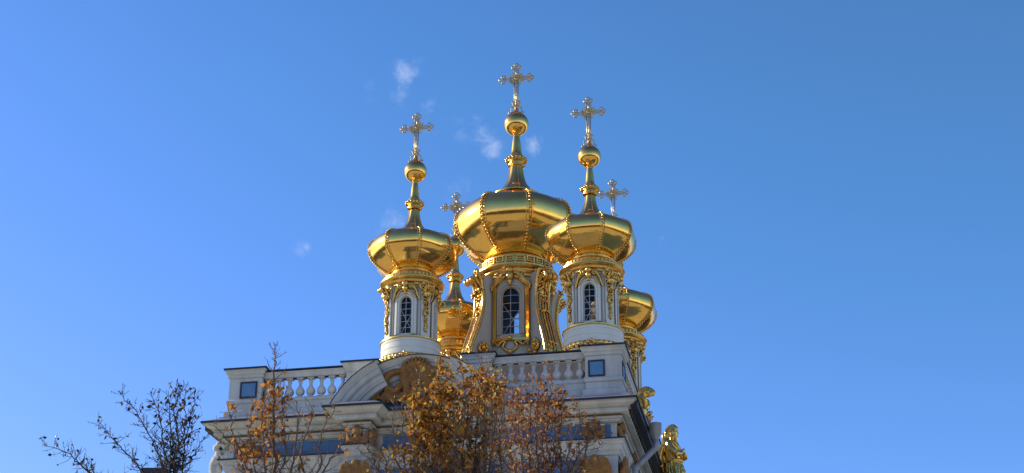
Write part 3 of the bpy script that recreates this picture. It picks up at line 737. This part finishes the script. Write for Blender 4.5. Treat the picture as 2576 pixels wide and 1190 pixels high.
def central_tower(loc):
    Z = 26.74; s = lambda z: z-Z; RD = 1.72
    quads = [0, PI/2, PI, 3*PI/2]; diag = [q+PI/4 for q in quads]
    hw, sill, spring = .48, s(29.86), s(31.88)
    m = MB(); drum(m, RD, RD-.2, s(28.4), s(33.2), quads, hw, sill, spring)
    m.lathe([(2.3, 0), (2.3, s(28.3)), (2.36, s(28.32)), (2.36, s(28.45)), (RD-.01, s(28.6))], 64, split=True)
    m.lathe([(RD-.15, s(33.15)), (.01, s(33.16))], 48, 1); m.lathe([(RD-.15, s(28.35)), (.01, s(28.36))], 48, 1)
    for a in quads:
        band(m, arch_path(hw, sill-.02, spring), -.0, .10, -.05, .05, a, RD); band(m, arch_path(hw, sill-.02, spring), .10, .19, -.02, .10, a, RD)
        for sx in (-1, 1):
            vs = [cyl(x, z, d, a, RD) for z in (s(28.6), s(33.1)) for x in (sx*1.02-.04, sx*1.02+.04) for d in (-.02, .035)]
            m.add(vs, [(0, 1, 3, 2), (4, 6, 7, 5), (1, 5, 7, 3), (0, 4, 5, 1), (2, 3, 7, 6)], 0)
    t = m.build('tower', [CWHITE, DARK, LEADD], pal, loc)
    for a in quads: window_parts(t, a, RD, hw, sill, spring, 2)
    # buttress scrolls on the diagonals
    prof = smooth_prof([(2.62, s(33.1)), (2.40, s(32.8)), (2.28, s(32.3)), (2.22, s(31.7)), (2.28, s(31.1)), (2.44, s(30.5)), (2.68, s(29.8)), (2.88, s(29.2)), (2.98, s(28.75)), (3.0, s(28.5))], 4)
    for i, a in enumerate(diag):
        ax = Vector((sin(a), -cos(a), 0)); sd = Vector((cos(a), sin(a), 0)); h = .36
        m = MB(); n = len(prof)
        for sg in (-1, 1):
            vs = []
            for r, z in prof: vs += [ax*1.5+sd*sg*h+Vector((0, 0, z)), ax*r+sd*sg*h+Vector((0, 0, z))]
            m.add(vs, [(2*k, 2*k+1, 2*k+3, 2*k+2) for k in range(n-1)], 0)
        vs = []
        for r, z in prof: vs += [ax*r-sd*h+Vector((0, 0, z)), ax*r+sd*h+Vector((0, 0, z))]
        m.add(vs, [(2*k, 2*k+1, 2*k+3, 2*k+2) for k in range(n-1)], 1)
        b = m.build('buttress', [CWHITE, GOLDO], t)
        m = MB(); random.seed(80+i)
        for off, rr in ((-h, .10), (h, .10), (-h*.5, .06), (h*.5, .06)):
            m.tube([ax*(r+.02)+sd*off+Vector((0, 0, z)) for r, z in prof[:-2]], rr, 6)
        zz = s(29.0)
        k = 0
        for r, z in catmull([(p[0], p[1]) for p in prof], 2) and [(p.x, p.y) for p in catmull([(p[0], p[1]) for p in prof], 3)]:
            k += 1
            if s(28.9) < z < s(31.4): m.ball(ax*(r+.03)+Vector((0, 0, z)), .055)
        # capital with outward volutes
        for off in (-.26, 0, .26):
            pts = catmull([(2.25, 32.35), (2.45, 32.62), (2.72, 32.85), (2.92, 32.78), (2.92, 32.6), (2.76, 32.56)], 4)
            m.tube([ax*p.x+sd*off+Vector((0, 0, s(p.y))) for p in pts], .085, 6)
        def rnd(x0, x1, r0, r1, z0, z1, n_, a0, a1):
            for _ in range(n_):
                M = Matrix.Rotation(a, 3, 'Z') @ Matrix.Rotation(random.uniform(-1.2, 1.2), 3, 'Y')
                m.ball(ax*random.uniform(r0, r1)+sd*random.uniform(x0, x1)+Vector((0, 0, s(random.uniform(z0, z1)))), random.uniform(a0, a1), (.65, .65, 1.3), 1, M=M)
        rnd(-.42, .42, 2.25, 2.6, 32.5, 33.35, 36, .08, .16); rnd(-.38, .38, 2.25, 2.5, 31.9, 32.5, 24, .07, .13); rnd(-.18, .18, 2.25, 2.4, 31.2, 31.9, 16, .06, .11)
        m.ball(ax*2.55+Vector((0, 0, s(32.95))), .2, (1, 1, 1.25), 2)
        m.ball(ax*2.36+Vector((0, 0, s(30.98))), .13, sub=2); rnd(-.3, .3, 2.35, 2.45, 30.9, 31.05, 8, .05, .09)
        for sg in (-1, 1):                 # rosette scrolls at the foot, on both flanks
            c = ax*2.35+sd*sg*(h+.12)+Vector((0, 0, s(29.1)))
            sp = spiral(0, 0, .32, .07, PI/2, 1.6)
            m.tube([c+ax*x+Vector((0, 0, z)) for x, z in sp], .075, 6); m.ball(c+sd*sg*.06, .13, sub=2)
            for q in range(7):
                aa = 2*PI*q/7; m.ball(c+ax*.2*cos(aa)+Vector((0, 0, .2*sin(aa)))+sd*sg*.02, .085)
            rnd(sg*(h+.1)-.1, sg*(h+.1)+.25, 1.9, 2.3, 28.65, 28.95, 12, .08, .15)
        rnd(-.4, .4, 2.8, 3.05, 28.6, 29.2, 16, .08, .14)
        m.build('buttress_gilding', GOLDO, t)
    for i, a in enumerate(quads):
        m = MB(); random.seed(100+i); F = .84
        zb, zt = s(29.58), s(32.42)
        frame = [(-F, zb), (-F, zt), (-F+.02, zt+.12), (-F*.72, zt+.26), (-F*.5, zt+.44), (-F*.25, zt+.66), (0, zt+.74), (F*.25, zt+.66), (F*.5, zt+.44), (F*.72, zt+.26), (F-.02, zt+.12), (F, zt), (F, zb)]
        band(m, frame, -.06, .05, -.02, .12, a, RD); band(m, frame, -.10, -.06, -.02, .07, a, RD)
        band(m, [(F+.04, zb-.02), (0, zb-.02), (-F-.04, zb-.02)], -.07, .07, -.02, .16, a, RD)
        m.build('window_frame', GOLD, t)
        m = MB()
        for sx in (-1, 1):                 # gold ogee scrolls and wings above the arch
            pts = catmull([(sx*.18, s(33.05)), (sx*.34, s(33.02)), (sx*.42, s(32.86)), (sx*.32, s(32.8)), (sx*.24, s(32.88))], 4)
            m.tube([cyl(p.x, p.y, .2, a, RD) for p in pts], .06, 6)
            pts = catmull([(sx*.36, s(33.0)), (sx*.56, s(32.84)), (sx*.74, s(32.62)), (sx*.92, s(32.50)), (sx*.94, s(32.36))], 4)
            for dz, th in ((0, .07), (-.12, .05), (.11, .06)): m.tube([cyl(p.x*(1 if dz <= 0 else .95), p.y+dz, .14, a, RD) for p in pts], th, 6)
            clump(m, a, RD, min(sx*.2, sx*.7), max(sx*.2, sx*.7), s(32.98), s(33.32), .06, .16, 12, .07, .13)
        foot = MB()
        for sx in (-1, 1):                 # foot ornament scrolls under the sill
            pts = catmull([(sx*.95, s(29.46)), (sx*.72, s(29.40)), (sx*.6, s(29.26)), (sx*.40, s(29.42)), (sx*.22, s(29.42)), (sx*.34, s(29.2)), (sx*.24, s(29.02)), (sx*.06, s(28.9))], 4)
            foot.tube([cyl(p.x, p.y, .10, a, RD) for p in pts], .06, 6)
            clump(foot, a, RD, min(sx*.5, sx*.85), max(sx*.5, sx*.85), s(29.34), s(29.48), .05, .12, 6, .05, .09)
        m.ball(cyl(0, s(33.2), .22, a, RD), .19, sub=2); m.ball(cyl(0, s(32.9), .17, a, RD), .2, (1, .8, 1.2), 2); m.ball(cyl(0, s(32.6), .14, a, RD), .15, (.8, .8, 1.5), 2)
        foot.ball(cyl(0, s(29.6), .14, a, RD), .15, (1, .9, 1), 2); foot.ball(cyl(0, s(28.88), .12, a, RD), .13, (.9, .9, 1.1), 2)
        foot.build('sill_ornament', GOLDO, t)
        m.build('cartouche', GOLDO, t)
    m = MB()
    gold_cornice(m, [(1.74, s(32.92)), (1.80, s(32.96)), (1.80, s(33.08)), (1.88, s(33.12)), (1.95, s(33.24)), (1.95, s(33.3)), (2.08, s(33.36)), (2.16, s(33.46)), (2.16, s(33.54)), (1.98, s(33.62)), (1.9, s(33.64))])
    m.lathe([(1.88, s(33.64)), (1.80, s(33.7)), (1.80, s(34.02)), (1.84, s(34.05)), (1.84, s(34.1))], 64, split=True)
    m.lathe(smooth_prof([(1.84, s(34.1)), (1.66, s(34.18)), (1.46, s(34.36)), (1.36, s(34.40)), (1.42, s(34.44)), (1.48, s(34.50))], 5), 64)
    nk = 22
    for k in range(nk):                    # pierced fret band
        a = 2*PI*k/nk; M = Matrix.Translation((1.86*sin(a), -1.86*cos(a), s(33.88))) @ Matrix.Rotation(a, 4, 'Z')
        for x0, x1, z0, z1 in ((-.2, .2, .11, .15), (-.2, .2, -.15, -.11), (-.2, -.15, -.11, .11), (.15, .2, -.11, .11), (-.09, .09, -.02, .02)):
            m.box(x0, x1, -.03, .05, z0, z1, M=M)
    m.build('tower_cornice', GOLDC, t)
    make_dome(t, 3.20, s(34.46), 3.30, .08)
    make_finial(t, s(38.20), .74, s(40.32), .57, s(42.52), .665, .21)
    make_cross(t, s(43.22), s(46.27), .98)
    return t
T_C = central_tower((-0.12, 0, 26.74)); T_C['label'] = 'tall central onion-domed tower with scroll buttresses'

# ------------------------------------------------------------------ gilded statues on the right flank
def pal_pt(x, y, z):
    return Matrix.Rotation(ROT, 4, 'Z') @ Vector((x, y, z)) + Vector((0.353, 75, 0))
def statue_hooded():
    m = MB()
    m.ball((0, 0, .05), .13, (1, .9, .5), 2)
    m.tube(catmull([(.02, 0, .05), (.0, 0, .3), (-.02, 0, .55), (.02, 0, .78), (.12, 0, .9)], 4), [.10, .11, .12, .13, .14, .15, .16, .17, .18, .18, .19, .19, .18, .18, .17, .16, .15], 10)
    m.ball((.16, 0, .90), .17, (1.2, .9, .8), 2)      # hooded head bent forwards
    m.ball((.30, 0, .83), .12, (1.2, .9, .8), 2); m.ball((.40, 0, .78), .07, (1.3, .8, .8), 2); m.ball((.26, 0, .76), .08)
    m.tube(catmull([(-.16, .0, .82), (-.02, 0, 1.02), (.18, 0, 1.06), (.38, 0, .94), (.46, 0, .82)], 4), .075, 8)
    for sy in (-1, 1):
        m.tube(catmull([(-.02, sy*.15, .78), (.12, sy*.2, .6), (.16, sy*.15, .42), (.1, sy*.08, .3)], 4), [.085]*13, 8)
    for k in range(7):
        a = 2*PI*k/7; m.tube([(.12*cos(a), .12*sin(a), .66), (.10*cos(a)+.0, .10*sin(a), .35), (.12*cos(a), .12*sin(a), .06)], .035, 6)
    return m
st1 = thing('gilded_statue', 'small hooded gilded figure bent forwards above the downpipe hopper', 'statue', pal_pt(7.98, -18.5, 19.70), ROT-R(12))
organic('figure', statue_hooded(), .022, GOLDO, st1, smooth_it=1, crinkle=.014, cscale=14)
def statue_robed():
    m = MB()
    # robe from the feet to the belt, torso, shoulders
    m.tube([(.25, 0, .02), (.2, 0, .5), (.14, 0, 1.0), (.08, 0, 1.45), (.05, 0, 1.75)], [.46, .45, .43, .36, .32], 14)
    m.tube([(.05, 0, 1.7), (.03, 0, 2.05), (-.02, 0, 2.4), (-.02, 0, 2.6)], [.32, .36, .38, .24], 14)
    m.tube([(-.02, -.36, 2.42), (-.02, .36, 2.42)], .2, 10)
    m.tube([(0, 0, 2.5), (.05, 0, 2.8)], .14, 10)
    m.ball((.08, 0, 2.92), .23, (1.02, .85, 1.15), 2)                                  # head
    m.ball((.31, 0, 2.88), .05, (1.5, .8, 1.2)); m.ball((.27, 0, 2.97), .06, (1, 1.6, .5)); m.ball((.26, 0, 2.75), .08, (1, 1, 1.2)); m.ball((.22, 0, 2.66), .1, (1, .9, 1.2))
    for sy in (-1, 1): m.ball((.22, sy*.1, 2.82), .07)
    m.tube(catmull([(.26, 0, 3.04), (.1, 0, 3.18), (-.12, 0, 3.12), (-.24, 0, 2.9), (-.26, 0, 2.7)], 4), [.13]*17, 9)    # veil over the hair
    m.ball((-.2, .05, 2.85), .2, (.9, 1.1, 1.1), 2); m.ball((-.36, 0, 2.82), .15, (.8, 1, 1.3), 2)
    for sy in (-1, 1):
        el = (.36, sy*.52, 1.98)
        m.tube(catmull([(-.02, sy*.4, 2.45), (.14, sy*.52, 2.2), el], 4), [.17, .17, .165, .16, .16, .155, .15, .15, .145], 9)
        m.tube(catmull([el, (.5, sy*.36, 1.95), (.52, sy*.14, 2.08)], 4), [.14, .135, .13, .12, .115, .11, .1, .09, .085], 9)
        m.ball((.54, sy*.1, 2.1), .09, (1, 1, 1.1))
        for k in range(4): m.tube([(.54+.02*k, sy*.1, 2.1+.04*k), (.62, sy*.02, 2.08+.045*k), (.6, -sy*.06, 2.05+.045*k)], .022, 5)
    m.tube([(.05+.40*cos(2*PI*k/16), .40*sin(2*PI*k/16), 1.74) for k in range(17)], .065, 7)    # belt
    random.seed(2)
    for k in range(16):       # hanging folds of the robe
        a = 2*PI*k/16+random.uniform(-.1, .1); b = a+random.uniform(-.25, .25)
        m.tube(catmull([(.05+.33*cos(a), .33*sin(a), 1.7), (.12+.42*cos(a), .42*sin(a), 1.3), (.18+.46*cos(b), .46*sin(b), .7), (.24+.48*cos(b), .48*sin(b), .05)], 3), .06, 6)
    for k in range(7):        # diagonal folds on the chest
        t = k/6; m.tube(catmull([(.22, -.36+.1*k, 2.5), (.38, -.14+.08*k, 2.25-.03*k), (.36, .1+.06*k, 1.95-.02*k)], 4), .045, 6)
    m.tube(catmull([(-.25, 0, 2.65), (-.42, .05, 2.2), (-.46, .05, 1.6), (-.4, .0, .9), (-.3, 0, .1)], 4), [.2]*17, 9)    # cloak
    m.tube(catmull([(-.3, -.25, 2.4), (-.5, -.3, 2.0), (-.45, -.3, 1.5)], 4), .14, 8)
    return m
def scale_x(o, sx, sy): o.scale = (sx, sy, 1); return o
st2 = thing('gilded_statue', 'large robed and veiled gilded statue standing at the right flank of the palace', 'statue', pal_pt(8.46, -12.2, 18.05), ROT-R(18))
scale_x(organic('figure', statue_robed(), .026, GOLDO, st2, smooth_it=1, crinkle=.015, cscale=9), .88, .80)
m = MB(); slab(m, 7.1, 9.3, -13.0, -11.4, [(.1, 18.045), (.1, 17.85), (0, 17.75), (0, 0)]); m.build('statue_pier', WHITE, pal)

# ------------------------------------------------------------------ far chimney behind the bare tree
chm = thing('chimney_stack', 'dark flat-topped chimney far behind the bare tree', 'chimney', at_depth(386, 1187, 95)*1.0)
ct = at_depth(386, 1183, 95).z; chm.location.z = 0
m = MB(); m.box(-.55, .55, -.5, .5, 0, ct-.3); m.build('shaft', BRICK, chm)
m = MB(); m.box(-.68, .68, -.62, .62, ct-.3, ct-.12); m.box(-.62, .62, -.56, .56, ct-.12, ct); m.build('cap', LEADD, chm)

# ------------------------------------------------------------------ trees
def leafquad(m, p, size):
    d = Vector((random.uniform(-1, 1), random.uniform(-1, 1), random.uniform(-1.6, .3))).normalized()
    sd = d.cross(Vector((random.uniform(-1, 1), random.uniform(-1, 1), random.uniform(-.5, .5)))).normalized(); up = d.cross(sd)*size*random.uniform(.05, .22)
    L = size*random.choice((.6, .8, .95, 1.05, 1.25, 1.45))*random.uniform(.9, 1.1); W = L*random.uniform(.34, .5)
    q = p+d*L*.12
    m.add([p, q+sd*W*.8+up*.6+d*L*.22, q+sd*W*.62+up+d*L*.55, q+d*L, q-sd*W*.62+up+d*L*.55, q-sd*W*.8+up*.6+d*L*.22, q+d*L*.4-up*.3],
          [(0, 1, 6), (1, 2, 6), (2, 3, 6), (3, 4, 6), (4, 5, 6), (5, 0, 6)], 0, True)
def to_px(p):
    q = p-Vector((0, 0, 1.6)); d = q.y*cos(CAM_P)+q.z*sin(CAM_P); v = -q.y*sin(CAM_P)+q.z*cos(CAM_P)
    return 1288+CAM_F*q.x/d, 595-CAM_F*v/d
def tree(label, Y, u_base, leaders, bark, leafm, density, seed, leaf=.085, twig_len=.55, twig_gap=.085, r0=.034, group=None, twist=.5):
    random.seed(seed)
    ub, vb = u_base
    base = at_depth(ub, vb, Y); fork_z = min(8.0, base.z-1.6)
    root = thing('linden_tree', label, 'tree', (base.x, Y, 0))
    B = Vector((base.x, Y, 0)); T = MB(); F = MB()
    fork = Vector((random.uniform(-.05, .05), 0, fork_z))
    T.tube([(0, 0, -.1), (.02, 0, .4), (.01, .02, 3), fork*.7+Vector((.03, 0, 0)), fork+Vector((0, 0, .05))], [.24, .19, .165, .14, .12], 10)
    nl = 0
    for ld in leaders:
        pts_px, rr, tw, lf = ld
        ph = random.uniform(0, 6); wob = Vector((random.gauss(0, .05), random.gauss(0, .05), 0))
        off0 = random.uniform(-.35, .35); off1 = random.uniform(-1.0, 1.0)*(1.0 if len(leaders) > 1 else 0)
        P = [fork+Vector((0, 0, random.uniform(-1.4, 0)))]
        n = len(pts_px)
        for i, (u, v) in enumerate(pts_px):
            y = Y+lerp(off0, off1, i/max(1, n-1)); P.append(at_depth(u, v, y)-B)
        pts = catmull(P, 7); npt = len(pts)
        for i in range(2, npt-1):
            pts[i] = pts[i]+Vector((random.gauss(0, .018), random.gauss(0, .03), 0))+wob*sin(i*.45+ph)
        rad = [lerp(r0*rr*1.35, .0055, (i/(npt-1))**.9) for i in range(npt)]
        T.tube(pts, rad, 6)
        # twigs
        cum = 0; side = random.random()*6
        for i in range(1, npt):
            seg_v = pts[i]-pts[i-1]; sl = seg_v.length
            if to_px(pts[i]+B)[1] > 1330: continue
            k = 0.0
            while k < sl:
                p = pts[i-1].lerp(pts[i], k/sl); t = (i-1+k/sl)/(npt-1); k += twig_gap*random.uniform(.6, 1.5)/max(.3, tw)
                side += 2.4+random.uniform(-.5, .5)
                dr = seg_v.normalized(); o = dr.orthogonal().normalized(); o2 = dr.cross(o)
                outv = o*cos(side)+o2*sin(side)
                ln = twig_len*random.uniform(.35, 1.25)*(1.08-.72*t)
                d0 = (dr*random.uniform(.35, .8)+outv*.85).normalized()
                q = [p]; dd = d0
                ns = 5
                for j in range(ns):
                    dd = (dd+Vector((random.gauss(0, .16), random.gauss(0, .16), .10+random.gauss(0, .10)))).normalized(); q.append(q[-1]+dd*ln/ns)
                rt = min(rad[i]*.62, .0105)
                T.tube(q, [lerp(rt, .0032, j/ns) for j in range(ns+1)], 4, caps=False)
                u, v = to_px(q[-1]+B); dens = density(u, v)*lf
                for j in range(2, ns+1):
                    for rep in range(2):
                        if random.random() < .55:
                            e = q[j]; d2 = (dd+Vector((random.gauss(0, .6), random.gauss(0, .6), random.gauss(0, .5)))).normalized(); l2 = ln*random.uniform(.15, .38)
                            mid = e+d2*l2*.5+Vector((0, 0, random.gauss(0, .012))); en = e+d2*l2+Vector((0, 0, random.gauss(.01, .02)))
                            T.tube([e, mid, en], [.0045, .0036, .0026], 3, caps=False)
                            if random.random() < dens: leafquad(F, en, leaf); nl += 1
                            if random.random() < dens*.7: leafquad(F, mid, leaf); nl += 1
                    if random.random() < dens: leafquad(F, q[j], leaf); nl += 1
    t = T.build('trunk', bark, root); c = F.build('crown', leafm, root); c['kind'] = 'stuff' if False else 'thing'
    del c['kind']
    return root
def blobs(bl, base):
    def f(u, v):
        d = base
        for cu, cv, ru, rv, a in bl:
            q = ((u-cu)/ru)**2+((v-cv)/rv)**2
            if q < 1: d += a*(1-q)
        n = mnoise.noise(Vector((u*.02, v*.02, 3.1)))
        return max(0, d*(1+1.1*n))
    return f
# bare tree against the sky at the left
tree('nearly bare tree with a few leaves in dark silhouette against the sky, left of the palace', 31, (428, 1500),
     [([(432, 1250), (438, 1120), (448, 1035), (454, 965)], 1.1, 1.0, 1), ([(420, 1250), (412, 1130), (400, 1050), (378, 985)], 1.0, 1.0, 1), ([(436, 1240), (428, 1100), (424, 985)], .9, 1.0, 1),
      ([(424, 1260), (404, 1170), (385, 1110), (345, 1045), (302, 985)], .8, .9, .8), ([(418, 1290), (372, 1200), (318, 1145), (285, 1100), (245, 1062)], .9, .9, .7),
      ([(425, 1380), (300, 1260), (228, 1190), (180, 1145), (112, 1120)], 1.0, 1.15, .9), ([(440, 1250), (455, 1180), (490, 1135), (535, 1090)], .75, .55, .5), ([(445, 1260), (470, 1120), (478, 1050), (492, 985)], .7, .9, .9),
      ([(440, 1260), (445, 1150), (462, 1070), (470, 985)], .8, 1, 1), ([(425, 1380), (320, 1290), (250, 1215), (205, 1165)], .8, 1.0, .8)],
     BARKD, LEAF_DARK, blobs([(430, 1080, 60, 120, .07)], .095), 41, leaf=.066, twig_len=.52, twig_gap=.058, r0=.024)
# tree in front of the left end of the parapet
tree('slender orange-leaved tree whose bare spiky top rises over the left parapet', 29, (690, 1500),
     [([(690, 1250), (690, 1100), (688, 980), (691, 905), (692, 872)], 1.25, 1.15, 1), ([(650, 1280), (612, 1170), (590, 1100), (575, 1010)], 1.0, .7, .8), ([(665, 1290), (625, 1190), (575, 1110), (535, 1065)], .8, .6, .3),
      ([(720, 1280), (738, 1190), (745, 1080), (746, 1010)], .95, .9, 1), ([(730, 1290), (765, 1180), (771, 1080), (772, 1005)], .9, .8, .8), ([(745, 1290), (795, 1180), (815, 1090), (835, 1020)], .75, .7, .6),
      ([(745, 1300), (810, 1190), (855, 1120), (872, 1080)], .7, .6, .4), ([(660, 1290), (640, 1180), (630, 1090), (640, 1000)], .8, 1, 1), ([(700, 1280), (712, 1150), (716, 1050), (712, 985)], .8, 1, 1), ([(675, 1280), (664, 1150), (660, 1060), (668, 985)], .8, 1, 1)],
     BARK, LEAF_ORNG, blobs([(690, 985, 40, 60, .45), (645, 1030, 50, 60, .25), (640, 1120, 70, 70, .4), (690, 1060, 45, 60, .25), (690, 880, 60, 45, -.5)], .06), 52, leaf=.085, twig_len=.52, twig_gap=.10)
# thick golden tree before the pediment
lead = []
random.seed(77)
for u0, ut, vt, rr, lf in ((1215, 1228, 925, .7, 1), (1235, 1250, 950, .7, 1), (1045, 1040, 960, .8, 1), (1055, 1058, 925, 1.0, 1), (1075, 1085, 930, .8, 1), (1105, 1108, 905, 1.1, 1), (1126, 1122, 925, 1.0, 1), (1150, 1158, 915, .9, 1), (1186, 1182, 925, 1.1, .8), (1211, 1211, 895, 1.2, .8),
                           (1224, 1230, 915, 1.0, .7), (1255, 1268, 935, .8, .6), (1000, 985, 1040, .8, .8), (1020, 1010, 1000, .7, .9), (965, 930, 1090, .7, .5), (945, 900, 1110, .7, .4), (1140, 1140, 980, .8, 1), (1090, 1098, 980, .8, 1), (1170, 1172, 985, .8, .9), (1195, 1200, 985, .8, .8), (1070, 1068, 1010, .8, 1)):
    lead.append(([(lerp(1130, u0, .75), 1290), (u0, 1170), (lerp(u0, ut, .6), 1060 if vt < 1040 else 1120), (ut, vt)], rr, 1.0, lf))
tree('bushy golden-leaved tree in front of the arched pediment', 28, (1130, 1560), lead, BARK, LEAF_GOLD,
     blobs([(1085, 1045, 85, 105, .72), (1180, 985, 100, 80, .16), (1055, 1010, 40, 60, .3), (1090, 1150, 150, 80, .22), (1170, 965, 95, 55, .22), (1225, 970, 70, 70, .36)], .08), 63, leaf=.082, twig_len=.52, twig_gap=.072)
lead = []
for u0, ut, vt, rr, lf in ((1332, 1330, 945, 1.1, 1), (1378, 1380, 940, 1.2, 1), (1294, 1288, 975, 1.0, 1), (1409, 1412, 975, .9, .9), (1350, 1352, 960, .9, 1), (1310, 1308, 960, .8, 1), (1435, 1452, 1010, .8, .7), (1450, 1490, 1075, .8, .5), (1270, 1255, 1000, .8, .9), (1395, 1396, 985, .7, 1), (1465, 1510, 1120, .7, .5), (1365, 1364, 1000, .7, 1)):
    lead.append(([(lerp(1360, u0, .7), 1290), (u0, 1170), (lerp(u0, ut, .6), 1080), (ut, vt)], rr, 1.0, lf))
tree('thin twiggy tree with small rusty leaves below the right balustrade', 30, (1360, 1560), lead, BARK, LEAF_RUST,
     blobs([(1330, 1020, 130, 60, .5), (1430, 1030, 70, 50, .35), (1280, 1060, 70, 110, .3)], .24), 74, leaf=.058, twig_len=.6, twig_gap=.066)
